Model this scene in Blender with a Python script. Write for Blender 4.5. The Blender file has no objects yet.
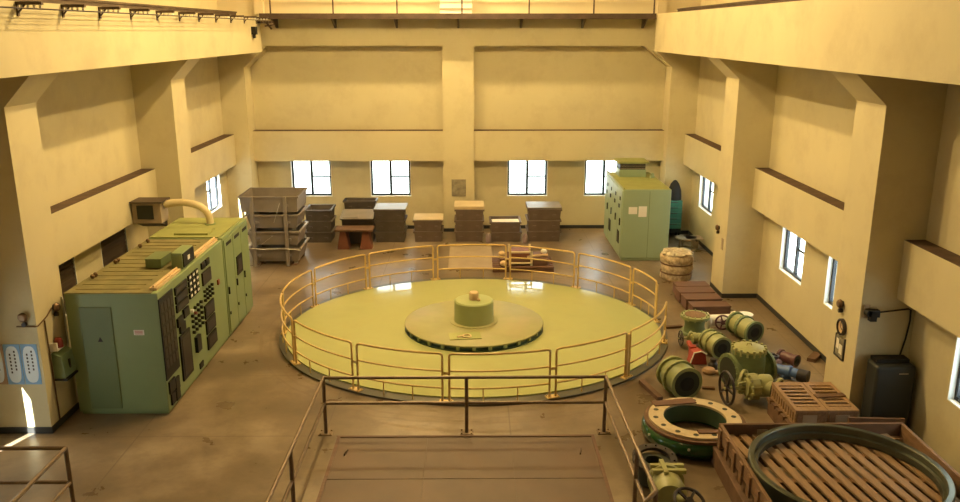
import bpy, bmesh, math, random
from mathutils import Vector, Matrix
random.seed(7)
PI = math.pi
scene = bpy.context.scene
COL = scene.collection

# ------------------------------------------------------------------ mesh builder
class MB:
    """collects shapes; author in world coordinates, stored relative to root"""
    def __init__(self, root=None):
        self.v = []; self.f = []
        self.off = Vector(root['_o']) if root is not None else Vector((0, 0, 0))
        self.M = None
    def add(self, vs, fs):
        n = len(self.v)
        for p in vs:
            p = Vector(p)
            if self.M is not None: p = self.M @ p
            self.v.append(p - self.off)
        self.f += [tuple(i + n for i in f) for f in fs]
        return self
    def box(self, x0, x1, y0, y1, z0, z1):
        return self.add([(x0,y0,z0),(x1,y0,z0),(x1,y1,z0),(x0,y1,z0),(x0,y0,z1),(x1,y0,z1),(x1,y1,z1),(x0,y1,z1)],
                        [(0,3,2,1),(4,5,6,7),(0,1,5,4),(1,2,6,5),(2,3,7,6),(3,0,4,7)])
    def bar(self, a, b, w, h, up=(0,0,1)):
        a = Vector(a); b = Vector(b); d = (b-a).normalized(); u = Vector(up)
        s = d.cross(u).normalized(); u = s.cross(d).normalized()
        vs = []
        for p in (a, b):
            for i, j in ((-1,-1),(1,-1),(1,1),(-1,1)):
                vs.append(p + s*i*w/2 + u*j*h/2)
        return self.add(vs, [(0,3,2,1),(4,5,6,7),(0,1,5,4),(1,2,6,5),(2,3,7,6),(3,0,4,7)])
    @staticmethod
    def frame(ax):
        ax = Vector(ax).normalized()
        t = Vector((0,0,1)) if abs(ax.z) < .9 else Vector((1,0,0))
        s = ax.cross(t).normalized(); return ax, s, ax.cross(s).normalized()
    def lathe(self, prof, o=(0,0,0), ax=(0,0,1), n=28, closed=False):
        ax, s, u = self.frame(ax); o = Vector(o); vs = []; rows = []
        for r, t in prof:
            if r < 1e-6:
                rows.append([len(vs)]); vs.append(o + ax*t)
            else:
                rows.append(list(range(len(vs), len(vs)+n)))
                for k in range(n):
                    a = 2*PI*k/n
                    vs.append(o + ax*t + (s*math.cos(a) + u*math.sin(a))*r)
        fs = []
        m = len(rows)
        for i in range(m if closed else m-1):
            A = rows[i]; B = rows[(i+1) % m]
            for k in range(n):
                k2 = (k+1) % n
                if len(A) == 1 and len(B) == 1: continue
                if len(A) == 1: fs.append((A[0], B[k2], B[k]))
                elif len(B) == 1: fs.append((A[k], A[k2], B[0]))
                else: fs.append((A[k], A[k2], B[k2], B[k]))
        return self.add(vs, fs)
    def cyl(self, p0, p1, r0, r1=None, n=16):
        p0 = Vector(p0); p1 = Vector(p1); r1 = r0 if r1 is None else r1
        L = (p1-p0).length
        return self.lathe([(0,0),(r0,0),(r1,L),(0,L)], p0, p1-p0, n)
    def ring(self, o, ax, r_in, r_out, t0, t1, n=36):
        return self.lathe([(r_in,t0),(r_out,t0),(r_out,t1),(r_in,t1)], o, ax, n, True)
    def ball(self, o, r, n=12, sz=1.0):
        m = 7
        return self.lathe([(r*math.sin(PI*i/m), -r*sz*math.cos(PI*i/m)) for i in range(m+1)], o, (0,0,1), n)
    def tube(self, pts, r, n=8, closed=False):
        pts = [Vector(p) for p in pts]; m = len(pts); vs = []
        prev = None
        for i, p in enumerate(pts):
            a = pts[i-1] if (i > 0 or closed) else p
            b = pts[(i+1) % m] if (i < m-1 or closed) else p
            d = (b-a).normalized()
            if prev is None:
                _, s, u = self.frame(d)
            else:
                s = (prev - d*prev.dot(d)).normalized(); u = d.cross(s).normalized()
            prev = s
            for k in range(n):
                t = 2*PI*k/n
                vs.append(p + (s*math.cos(t) + u*math.sin(t))*r)
        fs = []
        for i in range(m if closed else m-1):
            j = (i+1) % m
            for k in range(n):
                k2 = (k+1) % n
                fs.append((i*n+k, i*n+k2, j*n+k2, j*n+k))
        if not closed:
            fs.append(tuple(range(n))[::-1]); fs.append(tuple(range((m-1)*n, m*n)))
        return self.add(vs, fs)
    def prism(self, poly, axis, a, b):
        """poly in the plane of the two other axes; axis 'x','y','z'"""
        def P(p, t):
            if axis == 'x': return (t, p[0], p[1])
            if axis == 'y': return (p[0], t, p[1])
            return (p[0], p[1], t)
        n = len(poly)
        vs = [P(p, a) for p in poly] + [P(p, b) for p in poly]
        fs = [tuple(range(n))[::-1], tuple(range(n, 2*n))] + [(i, (i+1) % n, n+(i+1) % n, n+i) for i in range(n)]
        return self.add(vs, fs)
    def bolts(self, o, ax, R, count, r, t0, t1, n=6):
        ax, s, u = self.frame(ax); o = Vector(o)
        for k in range(count):
            a = 2*PI*(k+.5)/count
            c = o + (s*math.cos(a) + u*math.sin(a))*R
            self.cyl(c + ax*t0, c + ax*t1, r, n=n)
        return self

def obj(name, mb, mat, parent=None, bev=0.0, ang=35, loc=None):
    me = bpy.data.meshes.new(name)
    me.from_pydata([tuple(p) for p in mb.v], [], mb.f)
    bm = bmesh.new(); bm.from_mesh(me)
    bmesh.ops.recalc_face_normals(bm, faces=bm.faces)
    bm.to_mesh(me); bm.free()
    me.polygons.foreach_set('use_smooth', [True]*len(me.polygons))
    me.set_sharp_from_angle(angle=math.radians(ang))
    me.materials.append(mat)
    o = bpy.data.objects.new(name, me); COL.objects.link(o)
    if parent is not None: o.parent = parent
    if loc is not None: o.location = loc
    if bev:
        m = o.modifiers.new('Bevel', 'BEVEL'); m.width = bev; m.segments = 2; m.limit_method = 'ANGLE'; m.angle_limit = math.radians(50)
    return o

def tag(o, label, cat, group=None, kind=None):
    o['label'] = label; o['category'] = cat
    if group: o['group'] = group
    if kind: o['kind'] = kind
    return o

def thing(name, label, cat, loc=(0,0,0), rz=0.0, group=None, local=False):
    o = bpy.data.objects.new(name, None); COL.objects.link(o)
    o.empty_display_size = .1
    o.location = loc; o.rotation_euler = (0,0,rz)
    o['_o'] = (0.0,0.0,0.0) if (local or rz) else tuple(float(c) for c in loc)
    return tag(o, label, cat, group)

def single(name, label, cat, mb_fn, mat, loc, rz=0.0, group=None, bev=0.0):
    """a thing that is one mesh: mb_fn fills a builder in local coordinates"""
    m = MB(); mb_fn(m)
    o = obj(name, m, mat, None, bev); o.location = loc; o.rotation_euler = (0,0,rz)
    return tag(o, label, cat, group)

def struct(name, mb, mat, parent=None, bev=0.0):
    o = obj(name, mb, mat, parent, bev)
    if parent is None: o['kind'] = 'structure'
    return o

def sroot(name, loc):
    o = bpy.data.objects.new(name, None); COL.objects.link(o); o.location = loc
    o['_o'] = tuple(float(c) for c in loc); o['kind'] = 'structure'
    return o

def dup(root, loc, rz, label, group=None):
    r = root.copy(); COL.objects.link(r); r.location = loc; r.rotation_euler = (0,0,rz); r['label'] = label
    if group: r['group'] = group
    for ch in list(root.children):
        c = ch.copy(); COL.objects.link(c); c.parent = r
        for g in list(ch.children):
            d = g.copy(); COL.objects.link(d); d.parent = c
    return r

# ------------------------------------------------------------------ materials
def mat(name, col, rough=.6, metal=0.0, var=.12, scale=3.0, dirt=None, dirt_amt=.0, dirt_scale=1.2, bump=0.0, bump_scale=40, coat=0.0, spec=.5, stretch=None):
    m = bpy.data.materials.new(name); m.use_nodes = True
    nt = m.node_tree; N = nt.nodes; L = nt.links
    b = N['Principled BSDF']
    b.inputs['Roughness'].default_value = rough; b.inputs['Metallic'].default_value = metal
    b.inputs['Coat Weight'].default_value = coat; b.inputs['Coat Roughness'].default_value = .08
    b.inputs['Specular IOR Level'].default_value = spec
    tc = N.new('ShaderNodeTexCoord'); src = tc.outputs['Object']
    if stretch:
        mp = N.new('ShaderNodeMapping'); mp.inputs['Scale'].default_value = stretch
        L.new(src, mp.inputs['Vector']); src = mp.outputs['Vector']
    n1 = N.new('ShaderNodeTexNoise'); n1.inputs['Scale'].default_value = scale; n1.inputs['Detail'].default_value = 6
    L.new(src, n1.inputs['Vector'])
    r1 = N.new('ShaderNodeValToRGB')
    r1.color_ramp.elements[0].position = .3; r1.color_ramp.elements[1].position = .7
    r1.color_ramp.elements[0].color = tuple(c*(1-var) for c in col) + (1,)
    r1.color_ramp.elements[1].color = tuple(min(1, c*(1+var)) for c in col) + (1,)
    L.new(n1.outputs['Fac'], r1.inputs['Fac']); out = r1.outputs['Color']
    if dirt:
        n2 = N.new('ShaderNodeTexNoise'); n2.inputs['Scale'].default_value = dirt_scale; n2.inputs['Detail'].default_value = 8
        n2.inputs['Roughness'].default_value = .65
        L.new(src, n2.inputs['Vector'])
        r2 = N.new('ShaderNodeValToRGB')
        r2.color_ramp.elements[0].position = .48; r2.color_ramp.elements[1].position = .68
        r2.color_ramp.elements[0].color = (0,0,0,1); r2.color_ramp.elements[1].color = (dirt_amt,)*3 + (1,)
        L.new(n2.outputs['Fac'], r2.inputs['Fac'])
        mx = N.new('ShaderNodeMix'); mx.data_type = 'RGBA'
        L.new(r2.outputs['Color'], mx.inputs[0]); L.new(out, mx.inputs[6]); mx.inputs[7].default_value = tuple(dirt) + (1,)
        out = mx.outputs[2]
    L.new(out, b.inputs['Base Color'])
    if bump:
        n3 = N.new('ShaderNodeTexNoise'); n3.inputs['Scale'].default_value = bump_scale; n3.inputs['Detail'].default_value = 4
        L.new(src, n3.inputs['Vector'])
        bp = N.new('ShaderNodeBump'); bp.inputs['Strength'].default_value = bump; bp.inputs['Distance'].default_value = .02
        L.new(n3.outputs['Fac'], bp.inputs['Height']); L.new(bp.outputs['Normal'], b.inputs['Normal'])
    return m

M = {}
M['wall'] = mat('wall_paint', (.585,.515,.325), .75, var=.05, scale=.7, dirt=(.43,.35,.22), dirt_amt=.4, dirt_scale=1.1, bump=.05, bump_scale=30)
M['wall_top'] = mat('upper_wall_paint', (.62,.53,.35), .7, var=.04, scale=.6)
M['ceil'] = mat('ceiling_paint', (.22,.19,.15), .8)
M['base'] = mat('baseboard_paint', (.03,.03,.03), .5)
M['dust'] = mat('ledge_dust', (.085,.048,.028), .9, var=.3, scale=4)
M['alu'] = mat('dark_window_frame', (.03,.035,.045), .4, .3)
M['reveal'] = mat('white_window_reveal', (.85,.87,.85), .6, var=.02)
M['shut'] = mat('dark_shutter', (.07,.045,.03), .6)
M['steel_dark'] = mat('dark_steel', (.09,.06,.045), .5, .5, var=.25)
M['rail_brown'] = mat('brown_rail_paint', (.17,.115,.07), .42, .3, var=.2, scale=8)
M['rail_yel'] = mat('yellow_rail_paint', (.60,.42,.15), .38, 0, var=.1, scale=9)
M['disc'] = mat('yellow_green_floor_paint', (.42,.44,.185), .07, var=.06, scale=.9, dirt=(.36,.35,.15), dirt_amt=.45, dirt_scale=.9, coat=.25)
M['hub'] = mat('green_machine_paint', (.35,.40,.17), .42, var=.08, scale=2, dirt=(.4,.36,.16), dirt_amt=.4)
M['hubtop'] = mat('dusty_green_paint', (.345,.335,.145), .5, var=.1, scale=2, dirt=(.42,.34,.18), dirt_amt=.6, dirt_scale=1.5)
M['slotgreen'] = mat('dark_green_paint', (.05,.09,.055), .45)
M['curb'] = mat('grey_curb_paint', (.075,.07,.05), .35, var=.2)
M['black'] = mat('black_paint', (.008,.008,.008), .75)
M['cab'] = mat('pale_green_enamel', (.215,.285,.13), .45, var=.05, scale=1.3, dirt=(.2,.22,.11), dirt_amt=.25)
M['cabdark'] = mat('deep_green_enamel', (.135,.18,.075), .5, var=.06, scale=1.3)
M['cabtop'] = mat('dusty_cabinet_top', (.21,.18,.075), .85, var=.25, scale=3, dirt=(.15,.15,.06), dirt_amt=.6, dirt_scale=2)
M['acgreen'] = mat('mint_green_enamel', (.31,.40,.255), .4, var=.04, scale=1.3)
M['actop'] = mat('yellowed_cabinet_top', (.30,.32,.11), .6, var=.1)
M['meter'] = mat('black_meter_case', (.012,.011,.01), .5, spec=.25)
M['glass_dark'] = mat('brown_meter_glass', (.03,.022,.02), .4, spec=.2)
M['redlamp'] = mat('red_lens', (.20,.025,.015), .3)
M['white'] = mat('white_paint', (.8,.78,.72), .5, var=.03)
M['paper'] = mat('paper', (.82,.78,.68), .8, var=.04)
M['redink'] = mat('red_ink', (.5,.08,.05), .7)
M['ink'] = mat('dark_ink', (.03,.03,.05), .7)
M['tan'] = mat('tan_strip', (.62,.44,.24), .5)
M['duct'] = mat('cream_duct', (.66,.55,.33), .5, var=.05)
M['boxgrey'] = mat('brown_grey_sheet', (.36,.28,.19), .5, var=.1)
M['crate_grey'] = mat('grey_plastic_tray', (.25,.215,.19), .5, var=.1, scale=3)
M['crate_dark'] = mat('dark_brown_tray', (.10,.08,.066), .55, var=.15, scale=4)
M['crate_brown'] = mat('brown_tray', (.15,.11,.092), .55, var=.12, scale=4)
M['card'] = mat('cardboard', (.56,.45,.28), .8, var=.08, scale=2)
M['film'] = mat('pale_strap_glint', (.7,.68,.62), .15, var=.1)
M['greylid'] = mat('grey_lid', (.22,.19,.16), .5, var=.12)
M['rust'] = mat('rusty_red_paint', (.20,.07,.04), .6, var=.2)
M['wood_red'] = mat('red_brown_wood', (.14,.068,.042), .6, var=.2, scale=4, stretch=(1,6,6))
M['wood'] = mat('raw_timber', (.21,.118,.062), .7, var=.22, scale=5, stretch=(6,1,6), bump=.1)
M['wood_l'] = mat('pale_timber', (.31,.19,.10), .7, var=.18, scale=5, stretch=(6,1,6), bump=.1)
M['wood_d'] = mat('dark_timber', (.14,.075,.042), .75, var=.25, scale=5)
M['vgreen'] = mat('pipe_green_paint', (.28,.31,.135), .4, var=.1, scale=5, dirt=(.18,.15,.07), dirt_amt=.5, dirt_scale=3)
M['vgreen2'] = mat('mid_green_paint', (.165,.215,.10), .42, var=.1, scale=4, dirt=(.14,.13,.06), dirt_amt=.5, dirt_scale=3)
M['vyel'] = mat('yellow_green_paint', (.37,.375,.165), .4, var=.08, scale=5, dirt=(.25,.2,.08), dirt_amt=.45, dirt_scale=4)
M['bore'] = mat('dark_bore', (.026,.03,.018), .6)
M['wheel'] = mat('dark_cast_iron', (.035,.028,.03), .45, .2)
M['wheel_p'] = mat('maroon_cast_iron', (.11,.045,.06), .4, .1)
M['darkgreen'] = mat('gloss_dark_green', (.012,.075,.02), .16, var=.1, coat=.5)
M['flange_tan'] = mat('worn_pale_flange', (.58,.47,.30), .5, var=.1, dirt=(.3,.18,.1), dirt_amt=.5, dirt_scale=3)
M['steelring'] = mat('grey_green_steel', (.10,.11,.085), .32, .6, var=.2, scale=3)
M['red'] = mat('dull_red_paint', (.35,.05,.03), .45)
M['blue'] = mat('blue_paint', (.09,.17,.42), .4)
M['mauve'] = mat('mauve_grey_paint', (.30,.22,.24), .45, var=.2)
M['maroon'] = mat('maroon_paint', (.13,.05,.05), .45)
M['teal'] = mat('teal_enamel', (.03,.14,.10), .4)
M['bale'] = mat('wrapped_sacking', (.52,.41,.26), .8, var=.35, scale=9, dirt=(.2,.13,.08), dirt_amt=.8, dirt_scale=7, bump=.5, bump_scale=12)
M['baletop'] = mat('pale_sheeting', (.56,.48,.34), .7, var=.3, scale=10, dirt=(.2,.14,.08), dirt_amt=.6, dirt_scale=8, bump=.4, bump_scale=14)
M['fridge'] = mat('charcoal_plastic', (.017,.019,.018), .6, var=.05)
M['plate'] = mat('hatch_plate_paint', (.125,.077,.048), .55, var=.14, scale=1.4, dirt=(.15,.08,.045), dirt_amt=.45, dirt_scale=1.2)
M['poster_blue'] = mat('blue_poster', (.22,.42,.72), .6, var=.12, scale=5)
M['poster_pale'] = mat('pale_poster_oval', (.72,.80,.88), .6, var=.03)
M['poster_brown'] = mat('brown_poster', (.40,.26,.18), .6, var=.15, scale=5)
M['phonegreen'] = mat('green_phone_box', (.19,.27,.15), .45)
M['brass'] = mat('aged_brass', (.16,.095,.05), .4, .5)
M['greynotice'] = mat('grey_notice', (.25,.22,.16), .5, var=.35, scale=6)
M['ground'] = mat('concrete_yard', (.55,.55,.52), .9)

def floor_mat():
    m = bpy.data.materials.new('stained_concrete'); m.use_nodes = True
    nt = m.node_tree; N = nt.nodes; L = nt.links; b = N['Principled BSDF']
    tc = N.new('ShaderNodeTexCoord'); P = tc.outputs['Object']
    def noise(s, d=6, r=.6):
        n = N.new('ShaderNodeTexNoise'); n.inputs['Scale'].default_value = s; n.inputs['Detail'].default_value = d; n.inputs['Roughness'].default_value = r
        L.new(P, n.inputs['Vector']); return n.outputs['Fac']
    def ramp(f, stops):
        r = N.new('ShaderNodeValToRGB'); e = r.color_ramp.elements
        while len(e) < len(stops): e.new(.5)
        for q, (p, c) in zip(e, stops): q.position = p; q.color = c if len(c) == 4 else tuple(c)+(1,)
        L.new(f, r.inputs['Fac']); return r.outputs['Color']
    def mix(f, a, c):
        x = N.new('ShaderNodeMix'); x.data_type = 'RGBA'
        if hasattr(f, 'links'): L.new(f, x.inputs[0])
        else: x.inputs[0].default_value = f
        L.new(a, x.inputs[6])
        if hasattr(c, 'links'): L.new(c, x.inputs[7])
        else: x.inputs[7].default_value = tuple(c)+(1,)
        return x.outputs[2]
    def mth(op, a, b2=None):
        x = N.new('ShaderNodeMath'); x.operation = op
        for i, q in enumerate((a, b2)):
            if q is None: continue
            if hasattr(q, 'links'): L.new(q, x.inputs[i])
            else: x.inputs[i].default_value = q
        return x.outputs[0]
    base = ramp(noise(.55), [(.32, (.112,.080,.049)), (.5, (.185,.134,.084)), (.68, (.31,.238,.162))])
    base = mix(ramp(noise(2.6, 8), [(.5,(0,0,0)), (.75,(.5,.5,.5))]), base, (.105,.068,.042))
    base = mix(ramp(noise(6, 8, .7), [(.60,(0,0,0)), (.78,(.4,.4,.4))]), base, (.07,.045,.028))
    # scuffed rings of old tyre / hose marks round the generator
    sep = N.new('ShaderNodeSeparateXYZ'); L.new(P, sep.inputs[0])
    dx = mth('SUBTRACT', sep.outputs[0], .03); dy = mth('SUBTRACT', sep.outputs[1], 16.96)
    rad = mth('SQRT', mth('ADD', mth('MULTIPLY', dx, dx), mth('MULTIPLY', dy, dy)))
    rad = mth('ADD', rad, mth('MULTIPLY', noise(1.3, 2), .25))
    wv = mth('SINE', mth('MULTIPLY', rad, 34.0))
    band = mth('MULTIPLY', mth('LESS_THAN', rad, 4.75), mth('GREATER_THAN', wv, .55))
    base = mix(mth('MULTIPLY', band, .28), base, (.15,.09,.05))
    # slab joints
    for i, step in ((0, 3.0), (1, 2.4)):
        fr = mth('FRACT', mth('DIVIDE', mth('ADD', sep.outputs[i], 50.4), step))
        base = mix(mth('MULTIPLY', mth('LESS_THAN', fr, .008), .5), base, (.10,.065,.04))
    L.new(base, b.inputs['Base Color'])
    L.new(ramp(noise(1.1), [(.3,(.24,.24,.24)), (.7,(.46,.46,.46))]), b.inputs['Roughness'])
    bp = N.new('ShaderNodeBump'); bp.inputs['Strength'].default_value = .12; bp.inputs['Distance'].default_value = .02
    L.new(noise(5), bp.inputs['Height']); L.new(bp.outputs['Normal'], b.inputs['Normal'])
    return m
M['floor'] = floor_mat()

def glass_mat():
    m = bpy.data.materials.new('window_glass'); m.use_nodes = True
    N = m.node_tree.nodes; L = m.node_tree.links; N.clear()
    o = N.new('ShaderNodeOutputMaterial'); t = N.new('ShaderNodeBsdfTransparent'); g = N.new('ShaderNodeBsdfGlossy')
    t.inputs[0].default_value = (.93,.97,.96,1); g.inputs['Roughness'].default_value = .03
    x = N.new('ShaderNodeMixShader'); x.inputs[0].default_value = .06
    L.new(t.outputs[0], x.inputs[1]); L.new(g.outputs[0], x.inputs[2]); L.new(x.outputs[0], o.inputs[0]); return m
M['glass'] = glass_mat()
def film_mat():
    m = bpy.data.materials.new('shrink_wrap'); m.use_nodes = True
    N = m.node_tree.nodes; L = m.node_tree.links; N.clear()
    o = N.new('ShaderNodeOutputMaterial'); t = N.new('ShaderNodeBsdfTransparent'); g = N.new('ShaderNodeBsdfPrincipled')
    g.inputs['Base Color'].default_value = (.75,.72,.66,1); g.inputs['Roughness'].default_value = .12
    x = N.new('ShaderNodeMixShader')
    tc = N.new('ShaderNodeTexCoord'); n = N.new('ShaderNodeTexNoise'); n.inputs['Scale'].default_value = 3; n.inputs['Detail'].default_value = 8
    r = N.new('ShaderNodeValToRGB'); r.color_ramp.elements[0].position = .5; r.color_ramp.elements[1].position = .75
    r.color_ramp.elements[0].color = (.01,.01,.01,1); r.color_ramp.elements[1].color = (.12,.12,.12,1)
    L.new(tc.outputs['Object'], n.inputs['Vector']); L.new(n.outputs['Fac'], r.inputs['Fac']); L.new(r.outputs['Color'], x.inputs[0])
    L.new(t.outputs[0], x.inputs[1]); L.new(g.outputs[0], x.inputs[2]); L.new(x.outputs[0], o.inputs[0]); return m
M['wrap'] = film_mat()

# ------------------------------------------------------------------ room
XL, XR = -7.7, 6.95            # inner wall faces
CL, CR = -6.82, 6.09           # column faces
GL, GR = -6.30, 5.50           # girder faces
YF, YB = 26.35, 25.9           # far wall recess / far frame front
Y0 = -4.0
ZC = 10.8
TW = .30
ZW0, ZW1 = 1.08, 2.36          # windows

m = MB(); m.box(XL-TW, XR+TW, Y0-TW, YF+TW, -.3, 0)
struct('floor', m, M['floor'])
m = MB(); m.box(XL-TW, XR+TW, Y0-TW, YF+TW, ZC, ZC+.3)
struct('ceiling', m, M['ceil'])

def wall(name, axis, a, b, u0, u1, z0, z1, holes, material):
    us = sorted({u0, u1} | {h[0] for h in holes} | {h[1] for h in holes})
    mb = MB()
    for i in range(len(us)-1):
        p, q = us[i], us[i+1]
        hs = [h for h in holes if h[0] <= p + 1e-6 and h[1] >= q - 1e-6]
        spans = [(z0, z1)] if not hs else [(z0, hs[0][2]), (hs[0][3], z1)]
        for s, t in spans:
            if axis == 'x': mb.box(a, b, p, q, s, t)
            else: mb.box(p, q, a, b, s, t)
    return struct(name, mb, material)

left_w = [(9.8,10.88), (14.1,15.36), (16.5,17.8), (20.85,22.1), (23.5,24.8), (2.9,4.2)]
right_w = [(9.7,10.98), (14.1,15.36), (16.5,17.8), (20.85,22.1), (23.2,24.65), (2.9,4.2)]
far_w = [(-5.87,-4.56), (-3.31,-1.99), (1.13,2.45), (3.64,4.95)]
wall('wall_left', 'x', XL-TW, XL, Y0-TW, YF+TW, 0, ZC, [(a,b,.10 if 9 < a < 10 else ZW0,ZW1) for a,b in left_w], M['wall'])
wall('wall_right', 'x', XR, XR+TW, Y0-TW, YF+TW, 0, ZC, [(a,b,ZW0,ZW1) for a,b in right_w], M['wall'])
wall('wall_far', 'y', YF, YF+TW, XL, XR, 0, ZC, [(a,b,ZW0,ZW1) for a,b in far_w], M['wall'])
wall('wall_back', 'y', Y0-TW, Y0, XL, XR, 0, ZC, [], M['ceil'])

wn = [0]
def window(side, a, b, shutter=False):
    wn[0] += 1
    n = wn[0]; z0, z1 = ZW0, ZW1
    tall = side == 'L' and 9 < a < 10
    if tall: z0 = .10
    if side == 'L': T = lambda u, d, z: (XL - d, u, z)
    elif side == 'R': T = lambda u, d, z: (XR + d, u, z)
    else: T = lambda u, d, z: (u, YF + d, z)
    root = sroot('window_%d' % n, T((a+b)/2, 0, z0))
    def B(mb, u0, u1, d0, d1, s0, s1):
        p = T(u0, d0, s0); q = T(u1, d1, s1)
        mb.box(min(p[0],q[0]), max(p[0],q[0]), min(p[1],q[1]), max(p[1],q[1]), s0, s1)
    r = MB(root); t = .02
    B(r, a, a+t, 0, .28, z0, z1); B(r, b-t, b, 0, .28, z0, z1); B(r, a+t, b-t, 0, .28, z0, z0+t); B(r, a+t, b-t, 0, .28, z1-t, z1)
    obj('window_reveal', r, M['reveal'], root)
    f = MB(root); w = .06; i0, i1, k0, k1 = a+t, b-t, z0+t, z1-t; d0, d1 = .09, .15
    B(f, i0, i0+w, d0, d1, k0, k1); B(f, i1-w, i1, d0, d1, k0, k1); B(f, i0+w, i1-w, d0, d1, k0, k0+w); B(f, i0+w, i1-w, d0, d1, k1-w, k1)
    c = (a+b)/2
    fo = obj('window_frame', f, M['alu'], root)
    s = MB(root)
    if not tall: B(s, c-.04, c+.04, d0, d1, k0+w, k1-w)
    lo, hi = (c+.03, i1-w) if side != 'L' else (i0+w, c-.03)
    if side == 'R': lo, hi = i0+w, c-.03
    if not tall:
        B(s, lo, hi, .11, .13, (k0+k1)/2-.022, (k0+k1)/2+.022)
        obj('sash_bar', s, M['alu'], root)
    g = MB(root)
    B(g, i0+w, c-.03, .12, .126, k0+w, k1-w); B(g, c+.03, i1-w, .12, .126, k0+w, k1-w)
    obj('window_pane', g, M['glass'], root)
    if shutter:
        h = MB(root); B(h, a+t, b-t, .03, .05, z0+t, z1-t)
        for k in range(14):
            zz = z0+.06+k*.085
            B(h, a+t, b-t, .02, .03, zz, zz+.05)
        obj('shutter', h, M['shut'], root)
for a, b in left_w: window('L', a, b, shutter=(14 < a < 17))
for a, b in right_w: window('R', a, b)
for a, b in far_w: window('F', a, b)

tn = [0]
def trim(mb, material=None, bev=0.0):
    tn[0] += 1
    return struct('trim_%d' % tn[0], mb, material or M['wall'], bev=bev)

# crane girders (long concrete beams on the columns)
m = MB(); m.box(XL, GL, Y0, 25.4, 5.69, 6.70); trim(m)
m = MB(); m.box(GR, XR, Y0, 25.4, 5.71, 6.79); trim(m)
# side columns with haunches
for y0, y1 in ((5.2,6.15), (12.15,13.05), (19.0,19.9), (25.55,YF)):
    m = MB(); c_ = CL if y0 < 20 else CL-.1; m.prism([(XL,0),(c_,0),(c_,5.22),(GL-.05,5.72),(XL,5.72)], 'y', y0, y1); trim(m)
for y0, y1 in ((5.2,6.15), (12.13,13.1), (19.0,19.97), (25.55,YF)):
    m = MB(); m.prism([(XR,0),(CR,0),(CR,5.24),(GR+.05,5.74),(XR,5.74)], 'y', y0, y1); trim(m)
# side ledge beams between the columns, with a dusty top
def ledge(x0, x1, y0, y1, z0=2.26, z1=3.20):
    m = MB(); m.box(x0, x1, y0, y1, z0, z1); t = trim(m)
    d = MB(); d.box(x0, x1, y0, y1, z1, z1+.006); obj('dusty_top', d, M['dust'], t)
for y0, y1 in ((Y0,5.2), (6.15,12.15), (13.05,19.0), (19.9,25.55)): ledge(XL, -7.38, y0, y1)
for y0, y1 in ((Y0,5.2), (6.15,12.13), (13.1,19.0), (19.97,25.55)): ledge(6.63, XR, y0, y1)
# far frame: beam with haunched ends, centre column, two ledges
m = MB(); m.prism([(CL-.1,5.24),(-6.3,5.86),(5.28,5.86),(CR,5.24),(CR,6.72),(CL-.1,6.72)], 'y', YB, YF); trim(m)
m = MB(); m.box(-.92, .06, YB+.02, YF, 0, 5.86); trim(m)
ledge(CL-.1, -.92, YB+.1, YF, 2.30, 3.25); ledge(.06, CR, YB+.1, YF, 2.30, 3.25)
# upper far wall behind the walkway, with pilasters
m = MB(); m.box(XL, XR, YB+.05, YF, 6.72, ZC); trim(m, M['wall_top'])
for x0, x1 in ((-.08,.12), (-6.55,-6.28), (5.62,5.9)):
    m = MB(); m.box(x0, x1, YB-.12, YB+.05, 6.79, ZC); trim(m, M['wall_top'])
# baseboards
def baseb(name, path, mat_):
    mb = MB()
    for (x0,x1,y0,y1) in path: mb.box(x0,x1,y0,y1,0,.11)
    struct(name, mb, mat_)
e = .015
pl = []
for (a,b) in ((Y0,5.2-e),(6.15+e,12.15-e),(13.05+e,19.0-e),(19.9+e,25.55-e)): pl.append((XL, XL+e, a, b))
for (a,b) in ((5.2,6.15),(12.15,13.05),(19.0,19.9),(25.55,YB)):
    c_ = CL if a < 20 else CL-.1; pl += [(c_, c_+e, a-e, b+e), (XL, c_, a-e, a)]
    if b < 20: pl.append((XL, CL, b, b+e))
baseb('baseboard_left', pl, M['base'])
pl = []
for (a,b) in ((Y0,5.2-e),(6.15+e,12.13-e),(13.1+e,19.0-e),(19.97+e,25.55-e)): pl.append((XR-e, XR, a, b))
for (a,b) in ((5.2,6.15),(12.13,13.1),(19.0,19.97),(25.55,YB)):
    pl += [(CR-e, CR, a-e, b+e), (CR, XR, a-e, a)]
    if b < 20: pl.append((CR, XR, b, b+e))
baseb('baseboard_right', pl, M['base'])
baseb('baseboard_far', [(CL-.1+e, -.92-e, YF-e, YF), (.06+e, CR-e, YF-e, YF), (-.92-e,.06+e, YB+.02-e, YB+.02)], M['base'])

# ------------------------------------------------------------------ crane way fittings
for nm, x, lab in (('crane_rail', -6.95, 'dark steel crane rail along the top of the left concrete girder'),
                   ('crane_rail', 6.1, 'dark steel crane rail along the top of the right concrete girder')):
    z = 6.70 if x < 0 else 6.79
    def f(mb):
        mb.box(-.07,.07,0,27.8,0,.025); mb.box(-.015,.015,0,27.8,.025,.11); mb.box(-.04,.04,0,27.8,.11,.15)
    single(nm, lab, 'rail', f, M['steel_dark'], (x, -2.6, z))
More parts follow.
